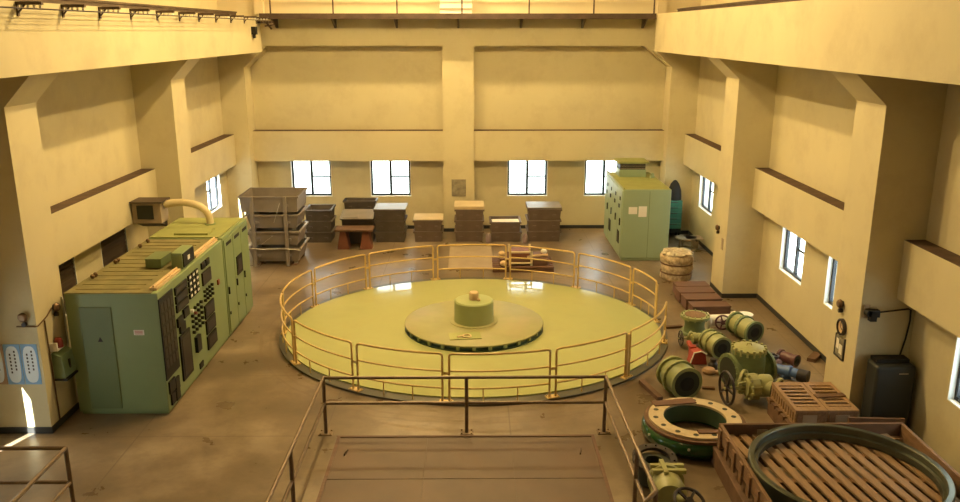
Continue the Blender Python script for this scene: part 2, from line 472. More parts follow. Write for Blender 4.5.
# conductor line on the left girder
R = thing('conductor_line', 'row of dark brackets carrying bare crane power wires along left girder', 'conductor line', (GL, 11.9, 6.6))
ys = [8.0+1.3*i for i in range(14)]
for i, y in enumerate(ys):
    mb = MB(R); mb.box(GL, GL+.36, y-.03, y+.03, 6.65, 6.695); mb.box(GL, GL+.02, y-.025, y+.025, 6.5, 6.69)
    mb.bar((GL+.01,y,6.54),(GL+.12,y,6.66),.02,.02, up=(0,1,0))
    b = obj('insulator_bracket', mb, M['steel_dark'], R)
    for k in range(4):
        ins = MB(R); ins.lathe([(0,0),(.016,0),(.022,.02),(.012,.03),(.022,.045),(0,.05)], (GL+.07+k*.085, y, 6.605), (0,0,1), 8)
        obj('insulator', ins, M['white'], b)
for k in range(4):
    mb = MB(R); mb.tube([(GL+.07+k*.085, y, 6.60) for y in (7.5, 16, 25.1)], .006, 6); obj('conductor_wire', mb, M['steel_dark'], R)
R = thing('cable_anchor', 'dark cable anchor with hanging switch box at far end of left girder', 'cable anchor', (GL, 25.0, 6.4))
mb = MB(R); mb.box(GL, GL+.45, 25.05, 25.12, 6.52, 6.58)
for k in range(5): mb.cyl((GL+.08+k*.08, 24.95, 6.55), (GL+.08+k*.08, 25.2, 6.55), .035, n=8)
mb.bar((GL+.4,25.1,6.35),(GL+.25,25.1,6.55),.05,.05); mb.bar((GL+.5,25.15,6.48),(GL+.2,25.1,6.44),.04,.04)
obj('clamp_bar', mb, M['steel_dark'], R)
mb = MB(R); mb.box(GL, GL+.13, 24.3, 24.5, 6.2, 6.42); mb.box(GL+.03, GL+.09, 24.35, 24.45, 6.1, 6.2); obj('switch_box', mb, M['meter'], R)
# walkway on the far wall
R = thing('service_walkway', 'narrow brown steel walkway with handrail posts high on far wall', 'walkway', (-.25, 25.4, 6.68))
mb = MB(R); mb.box(-6.25, 5.45, 25.15, YB, 6.70, 6.77); mb.box(-6.25, 5.45, 25.12, 25.15, 6.64, 6.80); obj('deck', mb, M['steel_dark'], R)
for x in (-5.92,-4.08,-2.2,-.29,1.69,3.6,5.38):
    mb = MB(R); mb.box(x-.02, x+.02, 25.15, 25.19, 6.77, 7.85); obj('handrail_post', mb, M['steel_dark'], R)
for z in (7.33, 7.85):
    mb = MB(R); mb.tube([(-6.2,25.17,z),(5.42,25.17,z)], .022); obj('handrail', mb, M['steel_dark'], R)
for x in (-5.91,-4.14,-2.28,-.41,1.49,3.36,5.2):
    mb = MB(R); mb.prism([(25.2,6.70),(YB,6.70),(YB,6.38),(YB-.06,6.38),(25.2,6.64)], 'x', x-.03, x+.03); obj('support_bracket', mb, M['steel_dark'], R)
R = thing('wall_fan_box', 'pale louvred box on the walkway at middle of far wall', 'box', (-.5, 25.7, 6.77))
mb = MB(R); mb.box(-.95,.0,25.35,25.85,6.77,7.6); obj('casing', mb, M['white'], R)
mb = MB(R); mb.box(-.95,.0,25.335,25.35,6.90,6.955); mb.box(-.95,.0,25.335,25.35,7.2,7.25); obj('louvre', mb, M['boxgrey'], R)

# ------------------------------------------------------------------ generator
GX, GY = .03, 16.88
EA, EB = 4.03/3.80, 3.57/3.80        # the pit is slightly wider than deep
R = thing('generator', 'round yellow-green generator top sunk in floor inside yellow railing', 'generator', (GX, GY, 0))
def oval(mb):
    for i, v in enumerate(mb.v): mb.v[i] = Vector((v.x*EA, v.y*EB, v.z))
    return mb
mb = MB(); mb.lathe([(0,0),(3.80,0),(3.80,.06),(3.4,.06),(2.4,.06),(1.2,.06),(0,.06)], n=128); obj('cover_plate', oval(mb), M['disc'], R, ang=20)
mb = MB(); n_ = 128; vs = []
for (a_, b_, z_) in ((4.03,3.57,0),(4.16,3.82,0),(4.16,3.82,.035),(4.03,3.57,.035)):
    vs += [(a_*math.cos(2*PI*k/n_), b_*math.sin(2*PI*k/n_), z_) for k in range(n_)]
fs = []
for i in range(4):
    for k in range(n_): fs.append((i*n_+k, i*n_+(k+1)%n_, ((i+1)%4)*n_+(k+1)%n_, ((i+1)%4)*n_+k))
mb.add(vs, fs); obj('curb_ring', mb, M['curb'], R)
mb = MB(); mb.lathe([(0,.06),(1.50,.06),(1.50,.085),(1.44,.085),(1.44,.165),(0,.165)], n=96); ar = obj('air_ring', mb, M['slotgreen'], R)
for k in range(28):
    a = 2*PI*k/28
    mb = MB(); mb.M = Matrix.Rotation(a, 4, 'Z'); mb.box(1.43,1.485,-.035,.035,.085,.165); obj('slot_rib', mb, M['hub'], ar)
mb = MB(); mb.lathe([(0,.165),(1.50,.165),(1.50,.19),(1.485,.20),(0,.20)], n=96); obj('upper_disc', mb, M['hubtop'], R)
mb = MB(); mb.lathe([(0,.20),(.52,.20),(.52,.215),(.46,.215),(0,.215)], n=64); obj('drum_base', mb, M['hubtop'], R)
mb = MB(); mb.lathe([(0,.2),(.425,.2),(.425,.66),(.40,.685),(0,.69)], n=64); obj('exciter_drum', mb, M['hub'], R)
mb = MB(); mb.lathe([(0,.69),(.10,.69),(.10,.84),(.085,.86),(0,.86)], (0,0,0), n=24); mb.box(.06,.14,-.14,-.08,.69,.73); obj('drum_cap', mb, M['tan'], R)
def f(mb): mb.box(-.33,.33,-.19,.19,0,.018)
o = single('loose_cover_plate', 'small square yellow plate lying on generator top beside the drum', 'plate', f, M['disc'], (-.16, 15.92, .20), .12)
def f(mb):
    mb.lathe([(.07,0),(.10,0),(.10,.02),(.07,.02)], (0,0,0), n=18, closed=True); mb.bar((-.1,0,.012),(-.19,-.07,.012),.04,.02)
single('small_pale_clamp', 'small pale metal clamp lying on the loose square plate', 'clamp', f, M['tan'], (-.12, 15.88, .218))

# ring railing
posts = [104.1,130.6,156.6,183.8,211.1,238.3,263.0,289.8,314.4,346.5,366.0,384.3,410.8,437.3]
spans = [(posts[i], posts[i+1]) for i in range(13) if i != 9] + [(437.3,464.1)]      # one gap is left open at the right
R = thing('ring_railing', 'yellow tubular safety railing circling the generator', 'railing', (GX, GY, 0))
RR = 3.94
RA, RB = 4.08, 3.74
def pol(a, z, r=RR):
    a = math.radians(a); return (RA*math.cos(a), RB*math.sin(a), z)
D = .85
for (p0, p1) in spans:
    a0, a1 = p0+D, p1-D
    n = 14; zt = .94; c = .05; dc = math.degrees(c/RR)
    path = [pol(a0,.035), pol(a0,zt-c), pol(a0+dc*.3,zt-c*.3)] + [pol(a0+dc+(a1-a0-2*dc)*k/n, zt) for k in range(n+1)] + [pol(a1-dc*.3,zt-c*.3), pol(a1,zt-c), pol(a1,.035)]
    mb = MB(); mb.tube(path, .021, 8)
    pn = obj('railing_panel', mb, M['rail_yel'], R)
    for z in (.62,.30):
        mb = MB(); mb.tube([pol(a0+(a1-a0)*k/n, z) for k in range(n+1)], .018, 8); obj('cross_rail', mb, M['rail_yel'], pn)
    for q in (.33,.67):
        a = a0+(a1-a0)*q
        mb = MB(); mb.cyl(pol(a,.035), pol(a,.30), .012, n=8); obj('stub_post', mb, M['rail_yel'], pn)
for a in posts:
    mb = MB(); rr = math.hypot(*pol(a,0)[:2]); mb.M = Matrix.Rotation(math.atan2(pol(a,0)[1],pol(a,0)[0]),4,'Z')
    RQ = rr
    mb.box(rr-.07,rr+.07,-.12,.12,.035,.047)
    if a in (183.8,314.4,346.5,366.0): mb.box(rr-.012,rr+.012,-.03,.03,.047,.9)
    mbp = mb
    for s in (-1,1):
        for t in (-1,1): mb.cyl((RQ+s*.05,t*.09,.047),(RQ+s*.05,t*.09,.062),.014,n=6)
    pp = obj('post_plate', mb, M['rail_yel'], R)
    if a not in (183.8,314.4,346.5,366.0):
        mb = MB(); mb.M = mbp.M; mb.box(rr-.006,rr+.006,-.05,.05,.55,.60); obj('spacer', mb, M['rail_yel'], pp)

# ------------------------------------------------------------------ hatch in the floor with its guard rail
R = thing('floor_hatch', 'brown steel hatch cover let into floor inside the front guard rail', 'hatch', (-.1, 9.9, 0))
y_ = [11.93, 10.66, 9.4, 8.1]
for i in range(3):
    for (x0,x1) in ((-2.12,-.722),(-.72,.608),(.61,1.90)):
        mb = MB(R); mb.box(x0+.0005,x1-.0005,y_[i+1]+.008,y_[i]-.008,0,.012); p = obj('cover_panel', mb, M['plate'], R)
        if i in (0,):
            cx = (x0+x1)/2-.55 if x0 < -2 else (x1-.25)
            hb = MB(R); hb.tube([(cx-.0,11.35,.012),(cx,11.35,.035),(cx+.03,11.5,.035),(cx+.03,11.5,.012)], .009, 6)
            if x0 < -2 or x0 > .5: obj('lifting_handle', hb, M['steel_dark'], p)
mb = MB(R)
mb.box(-2.17,-2.12,8.1,11.98,0,.02); mb.box(1.90,1.95,8.1,11.98,0,.02); mb.box(-2.12,1.90,11.93,11.98,0,.02)
obj('edge_angle', mb, M['wood_red'], R)
def post(mb, x, y, h=.97, r=.03):
    mb.cyl((x,y,.012),(x,y,h), r, n=12)
    mb.box(x-.11,x+.11,y-.09,y+.09,0,.012)
    for s in (-1,1):
        for t in (-1,1): mb.cyl((x+s*.08,y+t*.06,.012),(x+s*.08,y+t*.06,.03),.014,n=6)
R = thing('guard_rail', 'brown pipe guard rail on three sides of floor hatch in foreground', 'railing', (-.1, 12.1, 0))
for (x,y) in ((-2.38,12.1),(-.1,12.1),(2.13,12.1),(-2.40,9.75),(2.17,9.75),(-2.42,7.5),(2.19,8.72)):
    mb = MB(R); post(mb, x, y); obj('post', mb, M['rail_brown'], R)
for z, nm in ((.97,'top_rail'), (.53,'middle_rail')):
    mb = MB(R)
    mb.tube([(-2.43,6.9,z),(-2.38,12.1,z)], .028); mb.tube([(2.19,8.72,z),(2.13,12.1,z)], .028); mb.tube([(-2.38,12.1,z),(2.13,12.1,z)], .028)
    mb.tube([(2.19,8.72,z),(1.75,8.15,z)], .028)
    for p in ((-2.38,12.1),(2.13,12.1),(2.19,8.72)): mb.ball((p[0],p[1],z), .03)
    obj(nm, mb, M['rail_brown'], R)
R = thing('stair_railing', 'brown pipe railing corner at lower left beside poster column', 'railing', (-5.4, 9.8, 0))
for (x,y) in ((-5.36,9.8),(-7.4,9.8),(-5.36,7.4)):
    mb = MB(R); post(mb, x, y, 1.0); obj('post', mb, M['rail_brown'], R)
for z, nm in ((1.0,'top_rail'), (.5,'middle_rail')):
    mb = MB(R); mb.tube([(-7.6,9.8,z),(-5.36,9.8,z)], .028); mb.tube([(-5.36,9.8,z),(-5.36,6.9,z)], .028); mb.ball((-5.36,9.8,z),.03); obj(nm, mb, M['rail_brown'], R)

# ------------------------------------------------------------------ control board on the left
CX0, CX1 = -6.67, -5.15
R = thing('control_board', 'long green control board full of black meters along left wall', 'control board', (-5.9, 14.6, 0))
FX = CX1
mb = MB(R); mb.box(CX0,CX1,12.8,16.38,.06,2.16); mb.box(CX0+.03,CX1-.03,12.83,16.38,0,.06); obj('cabinet_body', mb, M['cab'], R, bev=.012)
mb = MB(R); mb.box(CX0,CX1-.1,12.8,16.38,2.16,2.17)
for k in range(13):
    y = 13.0+k*.26
    mb.box(CX0+.1,CX1-.35,y,y+.05,2.17,2.178)
obj('dusty_roof', mb, M['cabtop'], R)
mb = MB(R); mb.box(-6.45,-5.93,12.785,12.8,.12,1.93); d = obj('side_door', mb, M['cabdark'], R, bev=.006)
hb = MB(R); hb.prism([(-6.20,1.33),(-6.12,1.33),(-6.16,1.41)], 'y', 12.780, 12.785); obj('warning_triangle', hb, M['glass_dark'], d)
mb = MB(R); mb.box(-5.60,-5.43,12.792,12.8,1.44,1.53); sg = obj('side_sign', mb, M['white'], R)
mb = MB(R)
for k in range(3): mb.box(-5.58,-5.45,12.789,12.792,1.457+k*.024,1.467+k*.024)
obj('sign_text', mb, M['redink'], sg)
def panel(y0,y1,z0,z1,material,name,par,d=.02,root=None):
    mb = MB(root or R); mb.box(FX,FX+d,y0,y1,z0,z1); return obj(name, mb, material, par)
an = panel(12.79,13.42,.62,2.05,M['meter'],'annunciator_panel',R)
for r in range(6):
    for c in range(4):
        y = 12.83+c*.148; z = 1.80-r*.2
        panel(y,y+.11,z,z+.15,M['glass_dark'],'annunciator_window',an,.024)
for (y0,y1,z0,z1) in ((12.86,13.12,.34,.56),(13.14,13.32,.28,.50),(12.9,13.08,.12,.32),(13.12,13.3,.10,.30)): panel(y0,y1,z0,z1,M['meter'],'relay_case',R,.03)
for z in (1.88,1.72,1.56):
    q = panel(13.53,14.12,z,z+.135,M['meter'],'wide_meter',R,.03); panel(13.57,14.08,z+.025,z+.11,M['glass_dark'],'meter_face',q,.034)
for r in range(4):
    for c in range(3):
        y = 14.22+c*.19; z = 1.93-r*.115
        q = panel(y,y+.15,z,z+.095,M['meter'],'small_meter',R,.03); panel(y+.03,y+.12,z+.03,z+.075,M['white'],'meter_face',q,.034)
for y in (14.97,15.22): panel(y,y+.2,1.93,2.05,M['meter'],'twin_relay',R,.035)
q = panel(14.97,15.47,1.6,1.85,M['glass_dark'],'recorder',R,.03)
for r in range(3):
    for c in range(4):
        y = 15.02+c*.15; z = 1.48-r*.09
        mb = MB(R); mb.cyl((FX,y,z),(FX+.05,y,z),.03,n=8); obj('switch_knob', mb, M['meter'], R)
for z in (.93,.62,.30):
    q = panel(14.95,15.5,z,z+.27,M['meter'],'large_meter',R,.03); panel(15.0,15.45,z+.04,z+.23,M['glass_dark'],'meter_face',q,.034)
q = panel(13.53,14.04,.28,1.12,M['meter'],'tall_panel',R,.03); panel(13.6,13.98,.34,1.06,M['glass_dark'],'panel_face',q,.034)
for (y,z) in ((13.5,1.30),(13.82,1.36),(13.58,1.16)): panel(y,y+.26,z,z+.16,M['meter'],'relay_case',R,.04)
for r in range(5):
    for c in range(4):
        y = 14.25+c*.17; z = 1.36-r*.105
        mb = MB(R); mb.cyl((FX,y,z),(FX+.05,y,z),.032,n=8); obj('switch_knob', mb, M['redlamp'] if (r==1 and c==1) else (M['white'] if (r==0 and c==0) else M['meter']), R)
panel(14.28,14.50,.52,.82,M['meter'],'lever_box',R,.06)
panel(14.42,14.62,.13,.24,M['meter'],'cable_slot',R,.02)
panel(15.85,15.95,1.35,1.45,M['redlamp'],'pilot_lamp',R,.03)
# tan tube strips and little meter box on the roof
for y0,y1 in ((12.95,14.1),(14.95,16.3)):
    mb = MB(); mb.box(-.06,.06,0,y1-y0,0,.05); mb.cyl((0,.02,.065),(0,y1-y0-.02,.065),.02,n=8)
    o = obj('strip_light', mb, M['tan']); o.location = (-5.27,y0,2.16)
    tag(o, 'tan strip light fixture on roof edge of control board, ' + ('nearer end' if y0 < 14 else 'farther end'), 'strip light', 'strip lights on the control board')
R2 = thing('meter_box', 'small green meter box standing on control board roof edge', 'meter box', (-5.35,14.5,2.17))
mb = MB(R2); mb.box(-5.40,-5.20,14.2,14.80,2.17,2.46); obj('case', mb, M['cab'], R2, bev=.01)
mb = MB(R2); mb.box(-5.20,-5.18,14.22,14.78,2.20,2.44); obj('face', mb, M['meter'], R2)
mb = MB(R2); mb.box(-5.18,-5.17,14.42,14.52,2.28,2.36); obj('dial', mb, M['white'], R2)
def f(mb): mb.box(-.14,.14,-.26,.26,0,.16); mb.box(-.15,.15,-.27,.27,.16,.17)
single('junction_box', 'plain green junction box on control board roof behind meter box', 'junction box', f, M['cabdark'], (-5.72,14.45,2.19), bev=.008)
# bushings behind
for i,(y) in enumerate((13.6,13.72,14.55,14.66,15.7,16.1)):
    def f(mb): mb.lathe([(0,0),(.025,0),(.025,.02),(.038,.03),(.038,.06),(.02,.08),(0,.08)], n=12)
    single('cable_gland', ['brown cable gland on control board roof rear edge, nearest the camera', 'brown cable gland on control board roof rear edge, second nearest the camera',
            'brown cable gland at roof middle, nearer one of the middle pair', 'brown cable gland at roof middle, farther one of the middle pair',
            'brown cable gland near far end of control board roof, second farthest', 'brown cable gland farthest along rear edge of control board roof'][i], 'cable gland', f, M['brass'], (-6.55,y,2.17), group='cable glands on the control board roof')

R = thing('switchgear_cabinet', 'green three-door switchgear cabinet beyond the control board', 'cabinet', (-5.9,17.35,0))
mb = MB(R); mb.box(CX0,CX1,16.42,18.28,.06,2.18); mb.box(CX0+.03,CX1-.03,16.42,18.25,0,.06); obj('cabinet_body', mb, M['cab'], R, bev=.012)
mb = MB(R); mb.box(CX0+.02,CX1-.08,16.44,18.26,2.18,2.2); mb.box(-6.2,-5.5,16.6,17.1,2.2,2.24); obj('roof', mb, M['actop'], R)
for i,(y0,y1) in enumerate(((16.46,17.05),(17.07,17.66),(17.68,18.25))):
    mb = MB(R); mb.box(CX1,CX1+.02,y0,y1,.10,2.12); d = obj('door', mb, M['cab'], R, bev=.006)
    mb = MB(R); mb.box(CX1+.02,CX1+.025,y0+.12,y1-.12,1.97,2.04); obj('vent', mb, M['meter'], d)
    mb = MB(R); mb.box(CX1+.02,CX1+.05,y0+.03,y0+.06,.95,1.1); mb.box(CX1+.02,CX1+.04,y0+.03,y0+.06,.5,.56); obj('handle', mb, M['meter'], d)
    if i == 1:
        mb = MB(R); mb.box(CX1+.02,CX1+.04,17.2,17.6,1.15,1.56); w_ = obj('meter_window', mb, M['meter'], d)
        mb = MB(R); mb.box(CX1+.04,CX1+.044,17.27,17.53,1.22,1.48); obj('meter_face', mb, M['glass_dark'], w_)
# intake box with bent duct
R = thing('ventilation_box', 'brown ventilation box on left ledge with bent cream duct', 'ventilation unit', (-7.05,17.5,2.2))
mb = MB(R); mb.box(-7.36,-6.74,17.42,17.86,2.26,2.72); obj('housing', mb, M['boxgrey'], R, bev=.01)
mb = MB(R); mb.box(-7.25,-6.90,17.405,17.42,2.36,2.66); obj('dark_opening', mb, M['bore'], R)
mb = MB(R); mb.box(-7.37,-6.68,17.34,17.88,2.72,2.75); obj('lid', mb, M['shut'], R)
mb = MB(R); mb.prism([(17.86,2.28),(17.42,2.28),(17.86,2.10)], 'x', -7.33,-6.78); obj('bracket', mb, M['shut'], R)
mb = MB(R)
pts = [(-6.72,17.62,2.64),(-6.52,17.62,2.68),(-6.32,17.62,2.69),(-6.12,17.62,2.66),(-5.95,17.62,2.60),(-5.83,17.62,2.50),(-5.77,17.62,2.38),(-5.76,17.62,2.28),(-5.76,17.62,2.2)]
mb.tube(pts, .08, 14); obj('bent_duct', mb, M['duct'], R, ang=80)
mb = MB(R); mb.ring((-5.76,17.62,2.2),(0,0,1),.06,.12,0,.02,20); obj('duct_collar', mb, M['cab'], R)

# ------------------------------------------------------------------ items on the near left column
R = thing('alarm_bell', 'round brown alarm bell on camera side of poster column', 'bell', (-6.99,12.15,2.0))
def bell(R, c, ax):
    c = Vector(c); ax = Vector(ax)
    mb = MB(R); mb.cyl(c, c+ax*.04, .05, n=12); obj('bracket', mb, M['wheel'], R)
    mb = MB(R); mb.lathe([(.075,.04),(.075,.06),(.05,.09),(0,.10)], c, ax, 20); obj('gong', mb, M['brass'], R)
    mb = MB(R); mb.cyl(c+Vector((0,0,-.12)), c+Vector((0,0,-.12))+ax*.06, .035, n=10); mb.bar(c+ax*.03+Vector((0,0,-.1)), c+ax*.03, .03,.03, up=(0,1,0) if abs(ax.y)<.5 else (1,0,0)); obj('striker', mb, M['wheel'], R)
bell(R, (-6.99,12.15,2.0), (0,-1,0))
R = thing('alarm_bell', 'round brown alarm bell on room side of poster column', 'bell', (CL,12.72,1.96)); bell(R, (CL,12.72,1.96), (1,0,0))
R = thing('alarm_bell', 'round brown alarm bell above the clock on right column', 'bell', (CR,12.74,1.97)); bell(R, (CR,12.74,1.97), (-1,0,0))
R = thing('alarm_bell', 'round dark bell on second right column near far window', 'bell', (CR,19.62,1.62)); bell(R, (CR,19.62,1.62), (-1,0,0))
def f(mb):
    mb.tube([(-7.12,12.13,1.84),(-6.83,12.13,1.84),(-6.80,12.16,1.84),(-6.80,12.45,1.90),(-6.80,12.62,1.98)], .012, 6)
    mb.tube([(-6.80,12.36,1.86),(-6.80,12.40,.12)], .012, 6)
mb = MB(); f(mb); o = obj('wire_conduit', mb, M['brass']); tag(o, 'thin brown conduit pipe wrapping around poster column and running down it', 'pipe')
mb = MB(); mb.tube([(-6.80,12.98,2.05),(-6.80,12.99,1.95),(-6.80,12.99,1.25),(-6.80,12.93,1.15),(-6.80,12.93,.9)], .016, 6); o = obj('white_conduit', mb, M['white']); tag(o, 'white conduit running down poster column beside control board', 'pipe')
R = thing('telephone_box', 'green wall telephone box with sloping lid on poster column', 'telephone box', (CL,12.65,.8))
mb = MB(R); mb.prism([(CL,.82),(CL+.18,.82),(CL+.20,.88),(CL+.16,1.20),(CL,1.26)], 'y', 12.44, 12.84); obj('box', mb, M['phonegreen'], R, bev=.01)
mb = MB(R); mb.box(CL,CL+.22,12.42,12.86,.79,.82); obj('shelf', mb, M['wheel'], R)
mb = MB(R); mb.box(CL+.18,CL+.2,12.6,12.64,.95,1.1); obj('latch', mb, M['wheel'], R)
R = thing('siren_lamp', 'small red lamp with pale bracket on column above telephone box', 'lamp', (CL,12.55,1.3))
mb = MB(R); mb.box(CL,CL+.12,12.45,12.66,1.3,1.33); mb.box(CL,CL+.12,12.43,12.46,1.3,1.44); obj('bracket', mb, M['white'], R)
mb = MB(R); mb.lathe([(0,0),(.07,0),(.07,.10),(.05,.15),(0,.16)], (CL+.08,12.57,1.33), (0,0,1), 16); obj('lens', mb, M['redlamp'], R)
def f(mb): mb.box(0,.08,-.06,.06,0,.16); mb.cyl((.08,0,.08),(.1,0,.08),.03,n=10)
single('wall_socket', 'small tan socket box on poster column beside telephone box', 'socket', f, M['tan'], (CL,12.95,.86))
def poster(x0, x1, bg, label, oval=True):
    R = thing('slogan_poster', label, 'poster', ((x0+x1)/2,12.15,.86), group='posters on the left column')
    mb = MB(R); mb.box(x0,x1,12.142,12.15,.86,1.54); obj('sheet', mb, bg, R)
    c = (x0+x1)/2; w = (x1-x0)*.40
    mb = MB(R)
    n = 20; poly = []
    for k in range(n):
        a = 2*PI*k/n; sx = math.copysign(abs(math.cos(a))**.7, math.cos(a)); sz = math.copysign(abs(math.sin(a))**.55, math.sin(a))
        poly.append((c+w*sx, 1.20+.31*sz))
    mb.prism(poly, 'y', 12.139, 12.142); ov = obj('oval_panel', mb, M['poster_pale'], R)
    mb = MB(R)
    for col, k0 in ((.035,0),(-.04,1)):
        for k in range(6):
            z = 1.40-k*.06-k0*.05
            mb.box(c+col-.012, c+col+.012, 12.137,12.139, z, z+.034)
    obj('lettering', mb, M['ink'], ov)
poster(-7.665,-7.405, M['poster_brown'], 'brown poster with pale oval, leftmost on the left column')
poster(-7.395,-7.135, M['poster_blue'], 'blue poster with pale oval, middle of three on the left column')
poster(-7.125,-6.865, M['poster_blue'], 'blue poster with pale oval nearest the edge of left column')

# ------------------------------------------------------------------ far trays
def tray_mb(w, d, h, fl=.03, t=.025, lip=.03):
    mb = MB(); a, b = w/2-fl, d/2-fl
    A, B = w/2, d/2
    o0 = [(-a,-b,0),(a,-b,0),(a,b,0),(-a,b,0)]; o1 = [(-A,-B,h),(A,-B,h),(A,B,h),(-A,B,h)]
    i1 = [(-A+t,-B+t,h),(A-t,-B+t,h),(A-t,B-t,h),(-A+t,B-t,h)]; i0 = [(-a+t,-b+t,t),(a-t,-b+t,t),(a-t,b-t,t),(-a+t,b-t,t)]
    vs = o0+o1+i1+i0; fs = [(3,2,1,0),(12,13,14,15)]
    for k in range(4):
        j = (k+1) % 4
        fs += [(k,j,4+j,4+k),(4+k,4+j,8+j,8+k),(8+k,8+j,12+j,12+k)]
    mb.add(vs, fs)
    return mb
def rim_mb(w, d, h, lip=.03, t=.05):
    mb = MB(); A, B = w/2+lip, d/2+lip
    mb.box(-A,A,-B,-B+t,h-t,h); mb.box(-A,A,B-t,B,h-t,h); mb.box(-A,-A+t,-B+t,B-t,h-t,h); mb.box(A-t,A,-B+t,B-t,h-t,h); return mb
protos = {}
ORD = ['bottom','second','third','topmost']
def tray(key, w, d, h, material, loc, label, group, rz=0.0):
    if key in protos: return dup(protos[key], loc, rz, label, group)
    R = thing('storage_tray', label, 'tray', loc, rz, group, local=True)
    obj('tub', tray_mb(w,d,h,.09 if key == 'A' else .03), material, R); obj('rim', rim_mb(w,d,h), material, R)
    if key[0] == 'A':
        for sx in (-1,1):
            for sy in (-1,1):
                mb = MB(); mb.box(sx*w*.38-.05,sx*w*.38+.05,sy*d*.36-.05,sy*d*.36+.05,-.075,.002); obj('foot', mb, material, R)
    mb = MB()
    for s in (-1,1): mb.box(s*w*.3-.05, s*w*.3+.05, -d/2-.02, -d/2+.03, h*.35, h*.5)
    obj('handle', mb, material, R)
    protos[key] = R; return R
# A: tall wrapped stack by the switchgear
ax, ay = -5.48, 22.60
for k in range(4):
    big = k == 3
    z = .095 + k*.475
    tray('A3' if big else 'A', 1.58 if big else 1.42, 1.30 if big else 1.2, .44 if big else .40, M['crate_grey'], (ax-(.07 if big else 0), ay, z),
         'grey tray, %s of the tall strapped stack beside the green switchgear' % (ORD[k] if not big else 'widest and topmost'), 'grey trays in the tall strapped stack')
for (x, y, w) in ((ax-.52, ay-.63,'left front'), (ax+.38, ay-.63,'right front')):
    def f(mb): mb.box(-.045,.045,-.035,.035,0,1.97)
    single('upright_post', 'brown-grey upright post strapped to tall tray stack, %s' % w, 'post', f, M['crate_grey'], (x,y-.075,0), bev=.006)
def f(mb):
    for s in (-.5,.5): mb.box(s-.09,s+.09,-.6,.6,0,.02)
single('skid_base', 'pair of low skids under the tall strapped tray stack', 'skid', f, M['wood_d'], (ax,ay,0))
# loose strap; glints of the film wrap are modelled as pale diagonal strips
def f(mb):
    mb.bar((.12,-.745,1.25),(.30,-.745,1.78),.03,.006); mb.bar((-.28,-.745,.62),(.06,-.745,.88),.03,.006); mb.tube([(-.75,-.77,.55),(-.2,-.76,.5),(.3,-.76,.52),(.8,-.76,.48)],.012,6)
single('strap_and_wrap_glints', 'pale loose strap and modelled wrap glints on front of the wrapped tray stack', 'strap', f, M['film'], (ax-.05,ay,0))
# B
def stack(key, n, w, d, h, x, y, material, name, rzs=(0,0,0,0)):
    for k in range(n):
        tray(key, w, d, h*.97, material, (x+random.uniform(-.015,.015), y+random.uniform(-.02,.02), k*h),
             '%s tray, %s of the %s' % ('brown' if material is M['crate_brown'] else 'dark', ORD[k] if k < n-1 else 'topmost', name), 'trays of the ' + name)
stack('B', 3, .78, .86, .345, -4.72, 24.95, M['crate_dark'], 'stack right behind the tall grey stack')
stack('D', 3, .90, .86, .345, -2.52, 24.95, M['crate_dark'], 'stack beside the low red-legged table')
stack('E', 2, .86, .84, .345, -1.36, 24.98, M['crate_brown'], 'low stack just left of the centre column')
stack('F', 3, .86, .84, .345, -.10, 24.98, M['crate_brown'], 'stack in front of the centre column')
stack('G', 2, .92, .84, .32, 1.03, 24.98, M['crate_brown'], 'low open stack right of the centre column')
stack('H', 3, 1.0, .88, .345, 2.22, 25.0, M['crate_brown'], 'stack under the right far window')
def board(w, d, t, tilt=0):
    def f(mb):
        mb.M = Matrix.Rotation(tilt,4,'Y'); mb.box(-w/2,w/2,-d/2,d/2,0,t)
    return f
single('lid_board', 'grey-white board covering the stack beside the red-legged table', 'board', board(.98,.95,.03), M['greylid'], (-2.52,24.93,1.03), 0)
single('cardboard_sheet', 'cardboard sheet on the low stack left of centre column', 'cardboard sheet', board(.92,.9,.012), M['card'], (-1.36,24.97,.705), .02)
def f(mb): mb.box(-.46,.46,-.44,.44,0,.10)
single('cardboard_box_lid', 'flat cardboard carton on the stack in front of centre column', 'cardboard box', f, M['card'], (-.10,24.96,1.03), .0, bev=.01)
single('paper_sheet', 'white sheet lying in the low open stack right of centre column', 'sheet', board(.84,.5,.02), M['paper'], (1.03,24.95,.56), .03)
single('lid_board', 'brown-grey lid on the stack under the right far window', 'board', board(1.06,.95,.05), M['greylid'], (2.22,25.0,1.035), 0, bev=.008)
# C: low table with red legs, cover, trays behind
R = thing('work_table', 'low dark table with red splayed legs between tray stacks', 'table', (-3.5,23.95,0))
mb = MB(R); mb.box(-4.08,-2.95,23.6,24.2,.56,.62); obj('tabletop', mb, M['wood_d'], R, bev=.008)
for x in (-3.85,-3.18):
    mb = MB(R); mb.prism([(x-.18,0),(x+.18,0),(x+.08,.56),(x-.08,.56)], 'y', 23.7, 24.1); obj('leg', mb, M['rust'], R)
tray('C1', .95, .8, .8, M['crate_dark'], (-3.5,24.75,0), 'deep dark tray behind the red-legged table', 'trays behind the table')
def f(mb): mb.M = Matrix.Rotation(.22,4,'X'); mb.box(-.5,.5,-.35,.35,0,.03); mb.box(-.42,.05,-.3,-.12,.03,.045)
single('grey_cover_sheet', 'tilted grey cover sheet on deep dark tray behind red-legged table', 'sheet', f, M['greylid'], (-3.5,24.5,.88), 0)
tray('C2', 1.0, .5, .35, M['crate_dark'], (-3.55,25.65,.78), 'long dark tray on plinth under the second far window', 'trays behind the table')
def f(mb): mb.box(-.46,.46,-.22,.22,0,.78)
single('tray_plinth', 'dark plinth crate below window holding the long dark tray', 'crate', f, M['crate_dark'], (-3.55,25.65,0), bev=.01)
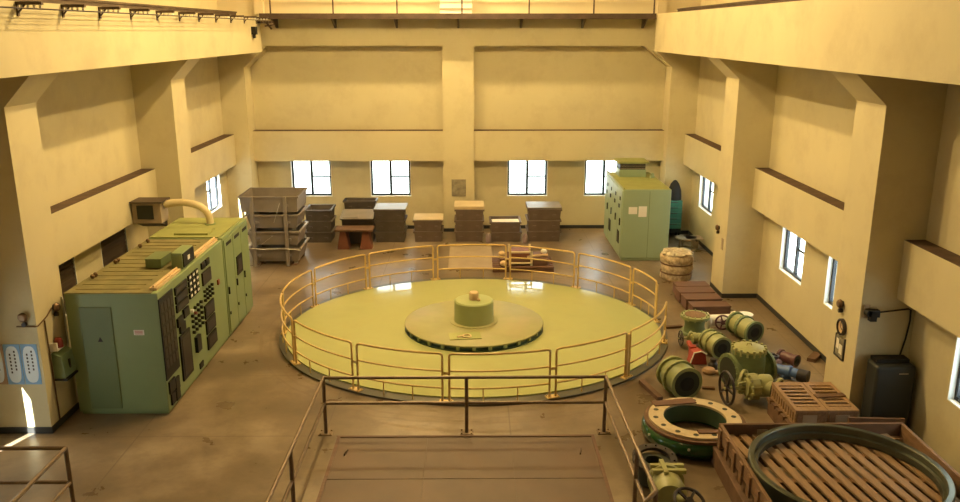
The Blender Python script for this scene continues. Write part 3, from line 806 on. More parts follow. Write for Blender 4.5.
for i,(x,lab) in enumerate(((.49,'left'),(1.62,'right'))):
    def f(mb): mb.lathe([(0,0),(.07,0),(.08,.02),(.08,.22),(.05,.27),(.03,.30),(0,.30)], n=14)
    single('paint_can', 'small grey-blue can on floor at %s side of low open stack' % lab, 'can', f, M['mauve'], (x,24.45,0))
def f(mb): mb.box(-.23,.23,-.02,0,0,.55); mb.box(-.19,.19,-.03,-.02,.05,.5)
single('grey_notice_board', 'small grey notice board on centre column of far wall', 'notice board', f, M['greynotice'], (-.43,YB+.02,1.17), bev=.005)
# floor board and machine on pallet behind ring
def f(mb): mb.box(-.62,.62,-1.25,1.25,0,.03)
single('floor_board', 'greyish board lying on floor behind railing below centre column', 'board', f, M['boxgrey'], (-.05,22.7,0))
R = thing('pallet', 'brown pallet holding machine parts behind the ring railing', 'pallet', (1.36,21.75,0))
for y in (21.3,21.75,22.2):
    mb = MB(R); mb.box(.55,2.2,y-.05,y+.05,0,.12); obj('bearer', mb, M['wood_red'], R)
mb = MB(R)
for k in range(6): mb.box(.55,2.2,21.22+k*.19,21.36+k*.19,.12,.15)
obj('deck_boards', mb, M['wood_red'], R)
R = thing('machine_frame', 'brown machine frame with pale bars on pallet behind railing', 'machine', (1.36,21.75,.15))
mb = MB(R); mb.box(.75,2.05,21.4,22.15,.15,.34); obj('bed', mb, M['wood_red'], R, bev=.01)
for x in (1.02,1.6):
    for y in (21.36, 22.15):
        mb = MB(R); mb.box(x-.03,x+.03,y,y+.04,.15,.55); obj('upright', mb, M['duct'], R)
mb = MB(R); mb.box(1.0,1.62,21.36,21.40,.50,.55); mb.box(1.0,1.62,21.36,21.40,.2,.24); obj('cross_bar', mb, M['duct'], R)
mb = MB(R); mb.box(1.05,1.55,21.55,22.0,.34,.5); obj('block', mb, M['rust'], R)
for i,(x,y,z,r,lab) in enumerate(((.84,21.32,.15,.10,'lower pale rag bundle on left end of the machine pallet'),(.80,21.62,.34,.10,'upper pale rag bundle on left end of machine bed'),(1.98,21.9,.34,.09,'white round helmet on right end of machine bed'))):
    def f(mb): mb.ball((0,0,r*.8), r, 14, .8)
    single('rag_bundle' if i < 2 else 'white_helmet', lab, 'bundle' if i < 2 else 'helmet', f, M['paper'] if i==2 else M['tan'], (x,y,z))
def f(mb): mb.tube([(-.3,0,.03),(-.1,-.03,.06),(.15,.02,.05),(.3,.03,.04)], .04, 8)
single('pale_hose', 'pale hose piece lying on right end of the machine bed', 'hose', f, M['tan'], (1.78,21.55,.33), .3)

# ------------------------------------------------------------------ far right cabinets
AX0, AX1, AY0, AY1, AH = 4.19, 5.53, 22.35, 25.3, 2.05
R = thing('relay_cabinet', 'tall mint green cabinet with yellowed top in far right corner', 'cabinet', (4.86,23.8,0))
mb = MB(R); mb.box(AX0,AX1,AY0,AY1,.08,AH); mb.box(AX0+.03,AX1-.03,AY0+.03,AY1-.03,0,.08); obj('cabinet_body', mb, M['acgreen'], R, bev=.015)
mb = MB(R); mb.box(AX0+.03,AX1-.03,AY0+.03,AY1-.03,AH,AH+.008); mb.box(AX0,AX0+.05,AY0,AY1,AH,AH+.05); obj('roof', mb, M['actop'], R)
mb = MB(R); mb.box(4.93,4.94,AY0-.004,AY0,.1,2.0); obj('panel_seam', mb, M['cabdark'], R)
for i,(y0,y1) in enumerate(((22.4,23.1),(23.12,23.85),(23.87,24.55),(24.57,25.27))):
    mb = MB(R); mb.box(AX0-.02,AX0,y0,y1,.12,2.0); d = obj('door', mb, M['acgreen'], R, bev=.006)
    mb = MB(R); mb.box(AX0-.05,AX0-.02,y0+.12,y0+.16,1.0,1.2); obj('handle', mb, M['meter'], d)
    mb = MB(R); mb.box(AX0-.04,AX0-.02,y0+.3,y0+.42,1.47,1.57); obj('meter', mb, M['meter'], d)
    mb = MB(R); mb.box(AX0-.035,AX0-.02,y0+.2,y0+.3,1.7,1.8); obj('meter', mb, M['meter'], d)
    if i in (0,2):
        mb = MB(R); mb.box(AX0-.035,AX0-.02,y0+.2,y0+.5,.45,.8); obj('vent', mb, M['meter'], d)
for i,(x0,x1,z0,z1,lab) in enumerate(((4.36,4.60,1.36,1.56,'smaller paper sheet taped on mint green cabinet, left one'),(4.64,4.87,1.28,1.58,'larger paper sheet taped on mint green cabinet, right one'))):
    def f(mb): mb.box(-(x1-x0)/2,(x1-x0)/2,-.004,0,0,z1-z0)
    single('paper_notice', lab, 'paper', f, M['paper'], ((x0+x1)/2,AY0-.004,z0), group='papers on the green cabinet')
R = thing('rooftop_ventilator', 'green louvred ventilator box on top of mint green cabinet', 'ventilator', (4.85,24.6,AH))
mb = MB(R); mb.box(4.42,5.22,24.35,25.0,AH+.05-.042,2.28); obj('plinth', mb, M['acgreen'], R)
mb = MB(R); mb.box(4.44,5.2,24.37,24.98,2.28,2.47); obj('louvre_box', mb, M['meter'], R)
mb = MB(R)
for k in range(3): mb.box(4.44,5.2,24.36,24.37,2.30+k*.055,2.315+k*.055)
obj('louvre', mb, M['boxgrey'], R)
mb = MB(R); mb.box(4.36,5.28,24.28,25.06,2.47,2.53); obj('cap', mb, M['actop'], R)
def f(mb): mb.box(-.06,.06,-.06,.06,0,.06); mb.ball((0,0,.09),.06)
single('roof_fitting', 'small round fitting on right edge of mint green cabinet top', 'fitting', f, M['acgreen'], (5.38,24.2,AH+.008))
R = thing('tool_rack', 'teal drawer rack in far right corner behind the green cabinet', 'drawer rack', (6.2,25.2,0))
mb = MB(R); mb.box(5.85,6.55,24.98,25.45,.30,1.20); obj('carcass', mb, M['teal'], R, bev=.008)
for k in range(5):
    mb = MB(R); mb.box(5.87,6.53,24.96,24.98,.32+k*.175,.475+k*.175); d = obj('drawer', mb, M['teal'], R, bev=.006)
    mb = MB(R); mb.box(6.05,6.4,24.945,24.96,.44+k*.175,.46+k*.175); obj('handle', mb, M['wheel'], d)
mb = MB(R); mb.box(5.85,6.55,25.0,25.45,.20,.30); obj('stand_top', mb, M['black'], R)
for (x,y) in ((5.9,25.05),(6.5,25.05),(5.9,25.4),(6.5,25.4)):
    mb = MB(R); mb.box(x-.03,x+.03,y-.03,y+.03,0,.20); obj('leg', mb, M['black'], R)
def f(mb): mb.lathe([(0,0),(.22,0),(.22,.1),(.20,.3),(.13,.5),(.05,.6),(0,.62)], n=20)
single('black_hood', 'black pointed hood standing on the teal drawer rack', 'hood', f, M['black'], (6.33,25.2,1.20))
R = thing('round_stool', 'low grey round stool table by right wall near far window', 'stool', (6.42,23.45,0))
mb = MB(R); mb.lathe([(0,.36),(.30,.36),(.30,.40),(0,.40)], (6.33,23.5,0), n=28); mb.box(6.3,6.80,23.3,23.75,.36,.40); obj('seat', mb, M['boxgrey'], R)
for (x,y) in ((6.13,23.4),(6.45,23.28),(6.75,23.7),(6.3,23.75)):
    mb = MB(R); mb.cyl((x,y,0),(x,y,.36),.02,n=8); obj('leg', mb, M['boxgrey'], R)
mb = MB(R); mb.ring((6.33,23.5,0),(0,0,1),.24,.30,.04,.08,28); obj('foot_ring', mb, M['boxgrey'], R)
def f(mb): mb.box(-.012,0,-.07,.07,0,.28)
single('switch_plate', 'narrow grey switch plate on second right column', 'switch plate', f, M['boxgrey'], (CR,19.28,1.15))
# bale
R = thing('wrapped_bale', 'round bale wrapped in pale sacking on floor near right column', 'bale', (5.36,20.66,0))
mb = MB(R)
prof = [(0,0),(.36,0),(.40,.05),(.39,.14),(.36,.20),(.41,.28),(.40,.38),(.37,.44),(.42,.52),(.43,.62),(.36,.69),(.20,.73),(0,.72)]
mb.lathe(prof, (5.36,20.66,0), n=36)
for i,v in enumerate(mb.v):
    a = math.atan2(v.y,v.x); k = 1+.05*math.sin(a*5+v.z*9)+.03*math.sin(a*11+v.z*17)
    mb.v[i] = Vector((v.x*k,v.y*k,max(0,v.z+ (.03*math.sin(a*7) if v.z>.5 else 0))))
obj('sacking', mb, M['bale'], R, ang=180)
mb = MB(R)
for z,r in ((.20,.405),(.44,.41)):
    mb.tube([(5.36+r*math.cos(2*PI*k/24),20.66+r*math.sin(2*PI*k/24),z) for k in range(24)], .018, 6, True)
obj('rope', mb, M['wood_d'], R)
for k in range(9):
    a = 2*PI*k/8; q = .27 if k < 8 else 0
    mb = MB(R); mb.ball((5.36+q*math.cos(a), 20.66+q*math.sin(a), .70), .15, 10, .45)
    for i, v in enumerate(mb.v): mb.v[i] = v + Vector((random.uniform(-.02,.02),random.uniform(-.02,.02),random.uniform(-.015,.02)))
    obj('folded_sheet', mb, M['baletop'], R, ang=60)
# wooden boxes in a row
wb = [(5.43,17.78,.86,.38,.24,'nearest'),(5.38,18.27,.84,.42,.26,'second nearest'),(5.36,18.80,.84,.44,.26,'third nearest'),(5.40,19.30,.80,.38,.25,'farthest')]
for (x,y,w,d,h,lab) in wb:
    R = thing('wooden_box', 'brown wooden box, %s in the row along right side of ring' % lab, 'box', (x,y,0), .03, 'brown boxes in a row', local=True)
    mb = MB(); mb.box(-w/2,w/2,-d/2,d/2,.02,h); obj('body', mb, M['wood_red'], R, bev=.008)
    mb = MB(); mb.box(-w/2-.012,w/2+.012,-d/2-.012,d/2+.012,h,h+.025); obj('lid', mb, M['wood_red'], R, bev=.005)
    for s in (-1,1):
        mb = MB(); mb.box(s*w*.35-.04,s*w*.35+.04,-d/2,d/2,0,.02); obj('runner', mb, M['wood_d'], R)

# ------------------------------------------------------------------ pipe fittings
def flange(mb, c, ax, r, t, bore=0.0, n=32):
    c = Vector(c); A = Vector(ax).normalized()
    if bore: mb.ring(c, A, bore, r, 0, t, n)
    else: mb.cyl(c, c+A*t, r, n=n)
def boltring(mb, c, ax, R_, count, r, t): mb.bolts(c, ax, R_, count, r, 0, t)
def handwheel(R, c, ax, r, material, name='handwheel', tr=.018, sp=5):
    mb = MB(R); A, s, u = MB.frame(ax); c = Vector(c)
    mb.tube([c+(s*math.cos(2*PI*k/28)+u*math.sin(2*PI*k/28))*r for k in range(28)], tr, 8, True)
    for k in range(sp):
        a = 2*PI*k/sp; mb.bar(c-A*.0, c+(s*math.cos(a)+u*math.sin(a))*r, tr*1.5, tr*1.2, up=A)
    mb.cyl(c-A*.03, c+A*.03, tr*2.4, n=12)
    return obj(name, mb, material, R)
def spool(label, c0, c1, rf, rb, material, name='pipe_spool', cat='pipe fitting', group=None, belt=True, material2=None, rz=0.0):
    """pipe piece between two flanges: c0 back centre, c1 front centre"""
    c0 = Vector(c0); c1 = Vector(c1); A = (c1-c0).normalized(); Ln = (c1-c0).length
    R = thing(name, label, cat, ((c0.x+c1.x)/2,(c0.y+c1.y)/2, min(c0.z,c1.z)-rf), group=group)
    mb = MB(R); mb.lathe([(rb*.98,.03),(rb,.06),(rb*1.0,Ln*.3),(rb*1.12,Ln*.42),(rb*1.12,Ln*.6),(rb,Ln*.72),(rb,Ln-.04),(rb*.75,Ln-.04),(rb*.75,.03)], c0, A, 32, True); obj('pipe_body', mb, material, R)
    mb = MB(R); flange(mb, c0, A, rf, .05, rb*.7); mb.bolts(c0, A, rf*.86, 12, rf*.06, -.015, .07); obj('flange', mb, material2 or material, R)
    mb = MB(R); flange(mb, c1-A*.05, A, rf, .05, rb*.7); mb.bolts(c1-A*.05, A, rf*.9, 12, rf*.05, -.02, .052); obj('flange', mb, material2 or material, R)
    mb = MB(R); mb.cyl(c1-A*.03, c1+A*.003, rf*.80, n=32); obj('bore', mb, M['bore'], R)
    mb = MB(R); mb.ring(c1, A, rf*.36, rf*.44, 0, .012, 28); mb.cyl(c1, c1+A*.006, rf*.36, n=28); obj('seat_ring', mb, M['black'], R)
    if belt:
        mb = MB(R); mb.ring(c0+A*(Ln*.44), A, rb*.9, rb*1.28, 0, .06); mb.bolts(c0+A*(Ln*.44), A, rb*1.2, 18, .014, -.02, .08); obj('bolted_belt', mb, material2 or material, R)
    return R
# big spool at left, flange toward camera
spool('yellow-green flanged pipe valve lying end-on, nearest the railing', (3.62,13.85,.305), (3.77,13.28,.305), .30, .255, M['vgreen'], 'flanged_valve', 'valve')
# check valve (largest)
vc = Vector((5.07,14.02,.33))
R = thing('check_valve', 'largest green valve with round bolted lid and side flanges', 'valve', (vc.x,vc.y,0))
mb = MB(R); mb.lathe([(0,-.24),(.24,-.24),(.34,-.12),(.36,.02),(.35,.22),(.33,.36),(.33,.40),(0,.40)], vc, (0,0,1), 40); obj('body', mb, M['vgreen2'], R)
mb = MB(R); mb.lathe([(.27,-.42),(.27,-.2),(.30,0),(.27,.2),(.27,.40),(.2,.40),(.2,-.42)], vc, (1,.28,0), 36, True); obj('pipe_body', mb, M['vgreen2'], R)
for t in (-.46,.40):
    mb = MB(R); flange(mb, vc+Vector((1,.28,0)).normalized()*t, (1,.28,0), .38, .06, .2); mb.bolts(vc+Vector((1,.28,0)).normalized()*t, (1,.28,0), .33, 16, .018, -.02, .08); obj('flange', mb, M['vgreen2'], R)
mb = MB(R); mb.cyl(vc+Vector((-.450,-.126,0)), vc+Vector((-.42,-.118,0)), .30, n=28); obj('bore', mb, M['bore'], R)
mb = MB(R); mb.lathe([(0,.40),(.35,.40),(.35,.45),(0,.45)], vc, (0,0,1), 40); obj('neck_flange', mb, M['vgreen2'], R)
mb = MB(R); mb.lathe([(0,.45),(.35,.45),(.35,.49),(.30,.50),(.28,.51),(0,.54)], vc, (0,0,1), 40)
for k in range(16):
    a = 2*PI*k/16; p = vc+Vector((.335*math.cos(a),.335*math.sin(a),.38)); mb.cyl(p, p+Vector((0,0,.15)), .028, n=8)
mb.tube([vc+Vector((-.05,0,.53)),vc+Vector((-.04,0,.58)),vc+Vector((.04,0,.58)),vc+Vector((.05,0,.53))], .012, 6)
obj('bolted_lid', mb, M['vyel'], R)
mb = MB(R); mb.box(vc.x-.25,vc.x+.25,vc.y-.22,vc.y+.22,0,.16); obj('foot', mb, M['vgreen2'], R)
for ch in R.children:
    ch.scale = (.88,.88,.85)
# gate valve with handwheel in front
def gate_valve(label, wheel_c, ax, L, s, bodymat, wheelmat, wr, out_ax, name='gate_valve', group=None):
    c = Vector(wheel_c); A = Vector(ax).normalized(); O = Vector(out_ax).normalized()
    b = c + A*L
    R = thing(name, label, 'valve', (b.x,b.y,0), group=group)
    handwheel(R, c, A, wr, wheelmat, tr=wr*.085)
    mb = MB(R); mb.cyl(c-A*.05, b-A*.1*s, .022*s, n=10); obj('stem', mb, bodymat, R)
    yk = MB(R); yk.bar(c+A*(L*.35)+Vector((0,0,.05*s)), b-A*.16*s+Vector((0,0,.08*s)), .03*s,.03*s); yk.bar(c+A*(L*.35)-Vector((0,0,.05*s)), b-A*.16*s-Vector((0,0,.08*s)), .03*s,.03*s); obj('yoke', yk, bodymat, R)
    mb = MB(R); mb.lathe([(0,-.22*s),(.13*s,-.22*s),(.13*s,-.17*s),(.19*s,-.17*s),(.19*s,-.12*s),(.19*s,-.06*s),(.15*s,-.05*s),(.17*s,.05*s),(.16*s,.16*s),(.08*s,.2*s),(0,.2*s)], b, A, 28); mb.bolts(b-A*.12*s, A, .175*s, 10, .02*s, -.08*s, .08*s); obj('body', mb, bodymat, R)
    mb = MB(R); mb.lathe([(.10*s,-.24*s),(.12*s,0),(.12*s,.28*s),(.08*s,.28*s),(.08*s,-.24*s)], b, O, 24, True); obj('port', mb, bodymat, R)
    for t in (-.26,.26):
        mb = MB(R); flange(mb, b+O*t*s, O, .19*s, .04*s, .085*s, 28); mb.bolts(b+O*t*s, O, .16*s, 8, .015*s, -.015*s, .055*s); obj('flange', mb, bodymat, R)
    mb = MB(R); mb.cyl(b+O*.2*s, b+O*.303*s, .155*s, n=24); obj('bore', mb, M['bore'], R)
    return R
gate_valve('yellow-green gate valve with large black handwheel before the largest valve', (4.42,13.12,.30), (1,.14,0), .60, 1.2, M['vyel'], M['wheel'], .285, (.8,-.6,0))
gate_valve('small pale valve with thin dark handwheel beside red jack', (4.30,15.85,.17), (1,.05,0), .34, .62, M['vyel'], M['wheel'], .155, (.8,-.6,0))
# green drum-shaped fitting
gc = Vector((4.78,16.6,0))
R = thing('flange_drum', 'upright green pipe drum with brown capped flange by brown boxes', 'pipe fitting', tuple(gc))
mb = MB(R); mb.lathe([(0,0),(.30,0),(.30,.05),(.23,.05),(.21,.2),(.23,.36),(0,.36)], gc, n=32); obj('drum', mb, M['vgreen2'], R)
mb = MB(R); mb.lathe([(0,.36),(.31,.36),(.31,.42),(0,.42)], gc, n=32); mb.bolts(gc, (0,0,1), .27, 12, .016, .33, .45); obj('flange', mb, M['vgreen'], R)
mb = MB(R); mb.lathe([(0,.42),(.22,.42),(.22,.43),(0,.43)], gc, n=28); obj('wooden_cap', mb, M['wood'], R)
# pale wrapped pipe with maroon handwheel behind
R = thing('wrapped_valve', 'valve in pale plastic with maroon handwheel behind green fittings', 'valve', (5.45,16.9,0))
mb = MB(R); mb.lathe([(0,-.34),(.19,-.34),(.19,-.29),(.13,-.25),(.13,.25),(.19,.29),(.19,.34),(0,.34)], (5.42,16.88,.19), (1,.1,0), 24); obj('wrapped_body', mb, M['paper'], R)
mb = MB(R); mb.cyl((5.42,16.86,.22),(5.38,16.58,.26),.03,n=10); obj('stem', mb, M['wheel_p'], R)
handwheel(R, (5.37,16.55,.26), (-.12,-1,.1), .15, M['wheel_p'], tr=.02)
def f(mb): mb.lathe([(0,0),(.17,0),(.17,.03),(.12,.05),(.12,.26),(.17,.28),(.17,.31),(0,.31)], n=24)
single('capped_pipe_stub', 'short upright pipe stub capped in pale plastic near right wall', 'pipe fitting', f, M['paper'], (5.98,16.95,0))
# other spools
spool('yellow-green double-flanged coupling leaning toward right wall', (5.62,16.55,.27), (5.86,15.95,.25), .24, .2, M['vyel'], 'pipe_coupling', belt=True, material2=M['vgreen2'])
spool('yellow-green banded coupling standing between red jack and largest valve', (4.80,15.60,.24), (4.93,15.10,.24), .235, .2, M['vyel'], 'pipe_coupling', belt=True, material2=M['vgreen'])
# red jack
R = thing('red_jack', 'small dull red jack with white edges on floor among valves', 'jack', (4.40,14.98,0))
mb = MB(R); mb.prism([(4.24,0),(4.58,0),(4.54,.22),(4.44,.27),(4.30,.24)], 'y', 14.86, 15.1); obj('body', mb, M['red'], R, bev=.01)
mb = MB(R); mb.tube([(4.25,14.85,.04),(4.31,14.85,.25),(4.45,14.85,.28),(4.56,14.85,.22)], .014, 6); obj('edge_strap', mb, M['paper'], R)
mb = MB(R); mb.cyl((4.36,15.2,.2),(4.36,15.45,.24),.05,n=12); mb.box(4.3,4.42,15.1,15.22,.0,.28); obj('pump', mb, M['red'], R)
def f(mb): mb.lathe([(0,0),(.09,0),(.09,.12),(.06,.16),(.06,.22),(0,.22)], n=14)
single('plug', 'small dark plug on the floor right of the red jack', 'plug', f, M['wheel'], (4.62,14.62,0))
def f(mb): mb.lathe([(0,0),(.11,0),(.13,.05),(.10,.10),(0,.11)], n=16); mb.bar((-.02,0,.05),(.22,-.12,.05),.07,.06)
single('pale_bracket', 'pale brown bracket on the floor just below the red jack', 'bracket', f, M['wood_l'], (4.50,14.45,0))
# small motors at right
spool('small maroon coupling lying farthest right beside the floor gap', (6.06,15.05,.125), (6.28,14.72,.125), .125, .10, M['maroon'], 'small_coupling', belt=False)
R = thing('blue_valve', 'small blue valve with black end cap on floor by slatted crates', 'valve', (5.9,14.2,0))
mb = MB(R); mb.lathe([(0,-.2),(.09,-.2),(.10,0),(.12,.05),(.12,.10),(.09,.12),(.09,.24),(0,.24)], (5.88,14.25,.13), (.75,-.65,0), 20); mb.box(5.80,5.96,14.15,14.35,0,.06); obj('body', mb, M['blue'], R)
mb = MB(R); mb.cyl((6.06,14.09,.12),(6.2,13.97,.12),.12,n=20); obj('end_cap', mb, M['wheel'], R)
R = thing('mauve_valve', 'small mauve-grey valve behind the blue one on floor', 'valve', (5.75,14.55,0))
mb = MB(R); mb.lathe([(0,-.2),(.12,-.2),(.12,-.15),(.08,-.13),(.09,.05),(.13,.07),(.13,.12),(0,.12)], (5.75,14.55,.13), (.7,-.7,0), 20); obj('body', mb, M['mauve'], R)
mb = MB(R); mb.cyl((5.75,14.55,.2),(5.75,14.55,.3),.05,n=12); mb.ring((5.75,14.55,.3),(0,0,1),.07,.1,0,.02,18); obj('top_wheel', mb, M['wheel'], R)
spool('small mauve pipe coupling behind the mauve-grey valve', (5.72,15.15,.115), (5.86,14.88,.115), .115, .09, M['mauve'], 'small_coupling', belt=False, material2=M['wheel'])
def f(mb): mb.box(-.22,.22,-.08,.08,0,.07)
single('dark_block', 'dark wood block on floor against right wall baseboard', 'block', f, M['wood_d'], (6.80,15.15,0), .9)
# planks on floor
planks = [((3.30,13.25),(3.12,14.0),.10,.08,'dark timber under the flanged valve nearest the railing'),((3.55,12.72),(3.95,12.86),.12,.05,None),
          ((4.60,16.95),(4.24,16.9),.09,.05,'short dark timber left of the upright green drum'),((4.18,13.75),(4.40,13.72),.06,.04,'short dark bar on floor left of black handwheel')]
for (a,b,w,h,lab) in planks:
    if lab is None: continue
    def f(mb):
        L_ = math.hypot(b[0]-a[0],b[1]-a[1]); mb.box(-L_/2,L_/2,-w/2,w/2,0,h)
    single('timber', lab, 'timber', f, M['wood_d'], ((a[0]+b[0])/2,(a[1]+b[1])/2,0), math.atan2(b[1]-a[1],b[0]-a[0]))

# ------------------------------------------------------------------ dark green ring casing
rc = (3.53,11.88,0)
R = thing('ring_casing', 'glossy dark green ring casing with pale flange on floor by railing', 'machine casing', rc)
mb = MB(); prof = [(.52,.03),(.66,.0),(.77,.06),(.825,.16),(.825,.26),(.79,.34),(.72,.39),(.62,.39),(.54,.37),(.51,.25)]
mb.lathe(prof, n=72, closed=True); obj('shell', mb, M['darkgreen'], R, ang=60)
mb = MB(); mb.ring((0,0,0),(0,0,1),0.66,.79,.36,.41,72); obj('rusty_rim', mb, M['wood_d'], R)
mb = MB(); mb.ring((0,0,0),(0,0,1),0.49,.72,.39,.455,72); fl = obj('pale_flange', mb, M['flange_tan'], R)
for k in range(14):
    a = 2*PI*k/14; mb = MB(); mb.cyl((.62*math.cos(a),.62*math.sin(a),.45),(.62*math.cos(a),.62*math.sin(a),.458),.042,n=12)
    obj('bolt_hole', mb, M['bore'], fl)
mb = MB(); mb.ring((0,0,0),(0,0,1),.485,.515,.08,.41,64); obj('inner_liner', mb, M['slotgreen'], R)
for a in (200,250,300):
    a_ = math.radians(a); mb = MB(); mb.cyl((.80*math.cos(a_),.80*math.sin(a_),.26),(.84*math.cos(a_),.84*math.sin(a_),.265),.022,n=10); obj('plug_bolt', mb, M['white'], R)
for ch in R.children: ch.scale = (1,1,.82)
def f(mb):
    mb.box(-.36,.36,-.09,.09,0,.015)
single('loose_plank', 'brown wooden plank lying across rear rim of dark green ring casing', 'plank', f, M['wood_red'], (3.32,12.40,.374), .16)
def f(mb): mb.box(-.36,.36,-.05,.05,0,.02)
single('loose_plank', 'brown wooden plank lying across front rim of dark green ring casing', 'plank', f, M['wood_red'], (3.80,11.36,.374), .02)

# ------------------------------------------------------------------ pipe valve at bottom edge
R = thing('elbow_valve', 'yellow-green valve with upturned dark flange beside front guard rail', 'valve', (2.66,10.3,0))
mb = MB(R); mb.ring((2.60,10.55,.36),(0,-.16,1),.22,.32,0,.05,36); mb.bolts((2.60,10.55,.36),(0,-.16,1),.28,12,.016,-.02,.07); obj('flange', mb, M['wheel'], R)
mb = MB(R); mb.lathe([(.23,-.33),(.23,.0),(.13,.0),(.13,-.33)], (2.60,10.55,.36), (0,-.0,1), 28, True); mb.cyl((2.6,10.55,.03),(2.6,10.55,.06),.14,n=24); obj('neck', mb, M['bore'], R)
mb = MB(R); mb.lathe([(0,-.3),(.2,-.3),(.24,-.2),(.24,-.14),(.2,-.12),(.22,0),(.2,.12),(.25,.14),(.25,.22),(.2,.24),(.2,.3),(0,.3)], (2.66,9.98,.27), (.1,1,0), 32); obj('body', mb, M['vyel'], R)
mb = MB(R); mb.box(2.46,2.92,10.02,10.08,.44,.50); mb.box(2.46,2.92,10.16,10.22,.44,.50); mb.box(2.60,2.66,9.95,10.3,.46,.52); obj('rib', mb, M['vyel'], R)
mb = MB(R); mb.cyl((2.70,9.75,.27),(2.79,9.42,.40),.05,n=12); obj('stem', mb, M['vyel'], R)
handwheel(R, (2.80,9.38,.42), (.2,-.45,1), .20, M['wheel'], tr=.022)

# ------------------------------------------------------------------ slatted crates near column
def slat_crate(label, x0, x1, y0, y1, z0, z1):
    R = thing('slatted_crate', label, 'crate', ((x0+x1)/2,(y0+y1)/2,z0), group='slatted crates before right column')
    mb = MB(R); n = 8; w = (y1-y0)/n
    for k in range(n):
        if k in (0,n-1): mb.box(x0,x1,y0+k*w,y0+(k+1)*w,z1-.03,z1)
        else: mb.box(x0+.06,x1-.06,y0+k*w+.034,y0+(k+1)*w-.034,z1-.03,z1-.005)
    mb.box(x0,x0+.06,y0+w,y1-w,z1-.03,z1); mb.box(x1-.06,x1,y0+w,y1-w,z1-.03,z1)
    obj('slatted_lid', mb, M['wood_l'], R)
    for (xa,xb) in ((x0,x0+.025),(x1-.025,x1)):
        mb = MB(R); mb.box(xa,xb,y0,y1,z0,z0+.04); mb.box(xa,xb,y0,y1,z1-.07,z1-.03)
        for k in range(11): yy = y0+.02+k*(y1-y0-.09)/10; mb.box(xa,xb,yy,yy+.055,z0+.04,z1-.07)
        obj('slatted_side', mb, M['wood_l'], R)
    for (ya,yb) in ((y0,y0+.025),(y1-.025,y1)):
        mb = MB(R); mb.box(x0+.025,x1-.025,ya,yb,z0,z1-.03); obj('end_board', mb, M['wood'], R)
    mb = MB(R); mb.box(x0+.12,x0+.34,y0-.006,y0,z0+.03,z1-.08); obj('paper_tag', mb, M['boxgrey'], R)
    mb = MB(R); mb.box(x0+.025,x1-.025,y0+.025,y1-.025,z0,z0+.02); obj('floor_board', mb, M['wood_d'], R)
slat_crate('pale slatted wooden crate before right column, left of the pair', 5.07,5.575,11.72,12.80,.28,.55)
slat_crate('pale slatted wooden crate before right column, right of the pair', 5.585,6.07,11.72,12.80,.28,.55)
def f(mb):
    for x in (-.45,0,.45): mb.box(x-.06,x+.06,-.55,.55,0,.22)
    for k in range(6): mb.box(-.52,.52,-.55+k*.2,-.41+k*.2,.22,.28)
single('low_pallet', 'dark low pallet carrying the pair of slatted crates', 'pallet', f, M['wood_d'], (5.53,12.2,0))
def f(mb): mb.box(-.25,.25,-.06,.06,0,.02)
single('short_plank', 'short dark plank lying on the right slatted crate', 'plank', f, M['wood_d'], (5.82,12.25,.55), .12)

# ------------------------------------------------------------------ big crate with steel ring
KX0, KX1, KY0, KY1, KB, KH = 3.64, 6.37, 8.04, 11.02, .28, .70
R = thing('ring_crate', 'large open wooden crate holding big steel ring at lower right', 'crate', ((KX0+KX1)/2,9.5,KB))
mb = MB(R); mb.box(KX0,KX1,KY1-.05,KY1,KB+.02,KH); obj('end_board', mb, M['wood_d'], R, bev=.006)
mb = MB(R); mb.box(KX0,KX0+.05,KY0,KY1-.05,KH-.24,KH)
lf = obj('side_board', mb, M['wood'], R, bev=.006)
for k in range(9):
    mb = MB(R); mb.box(KX0-.025,KX0,KY0+.2+k*.325,KY0+.31+k*.325,KB+.08,KH-.04); obj('cleat', mb, M['wood'], lf)
mb = MB(R); mb.box(KX1-.05,KX1,KY0,KY1-.05,KB+.08,KH); obj('side_board', mb, M['wood'], R, bev=.006)
mb = MB(R); mb.box(KX0+.05,KX1-.05,KY0,KY0+.05,KB+.08,KH); obj('end_board', mb, M['wood'], R)
for x in (3.95,5.0,6.05):
    mb = MB(R); mb.box(x-.05,x+.05,KY0+.05,KY1-.05,KB,KB+.085); obj('skid', mb, M['wood_d'], R)
for y in (8.5,9.1,9.72,10.38,10.9):
    mb = MB(R); mb.box(KX0+.05,KX1-.05,y-.05,y+.05,KB+.085,KB+.235); obj('cross_bearer', mb, M['wood'], R)
mb = MB(R); sx = math.tan(.138)
for k in range(-3,15):
    x = KX0+.15+k*.19
    # slats run at a slight angle; clip each to the inside of the crate
    y0, y1 = KY0+.06, KY1-.06
    xa, xb = x+(KY1-y0)*sx, x+(KY1-y1)*sx
    lo, hi = KX0+.1, KX1-.1
    ya, yb = y0, y1
    if xa > hi: ya = KY1-(hi-x)/sx; xa = hi
    if xb < lo: yb = KY1-(lo-x)/sx; xb = lo
    if xb > hi or xa < lo or yb-ya < .15: continue
    mb.bar((xa,ya,KB+.25),(xb,yb,KB+.25),.112,.03)
obj('floor_slats', mb, M['wood_l'], R)
for x in (4.2,5.36):
    mb = MB(R); mb.box(x,x+.15,KY1-.062,KY1-.05,KB+.2,KB+.34); obj('paper_tag', mb, M['boxgrey'], R)
R = thing('steel_ring', 'huge dark steel ring with stepped inner lip lying in the crate', 'steel ring', (4.94,9.656,KB+.265))
mb = MB(R); c = (4.94,9.656,KB+.265)
mb.lathe([(1.14,0),(1.25,0),(1.25,.195),(1.235,.21),(1.172,.21),(1.163,.20),(1.163,.115),(1.12,.105),(1.12,.02)], c, (0,0,1), 128, True); obj('rim', mb, M['steelring'], R)
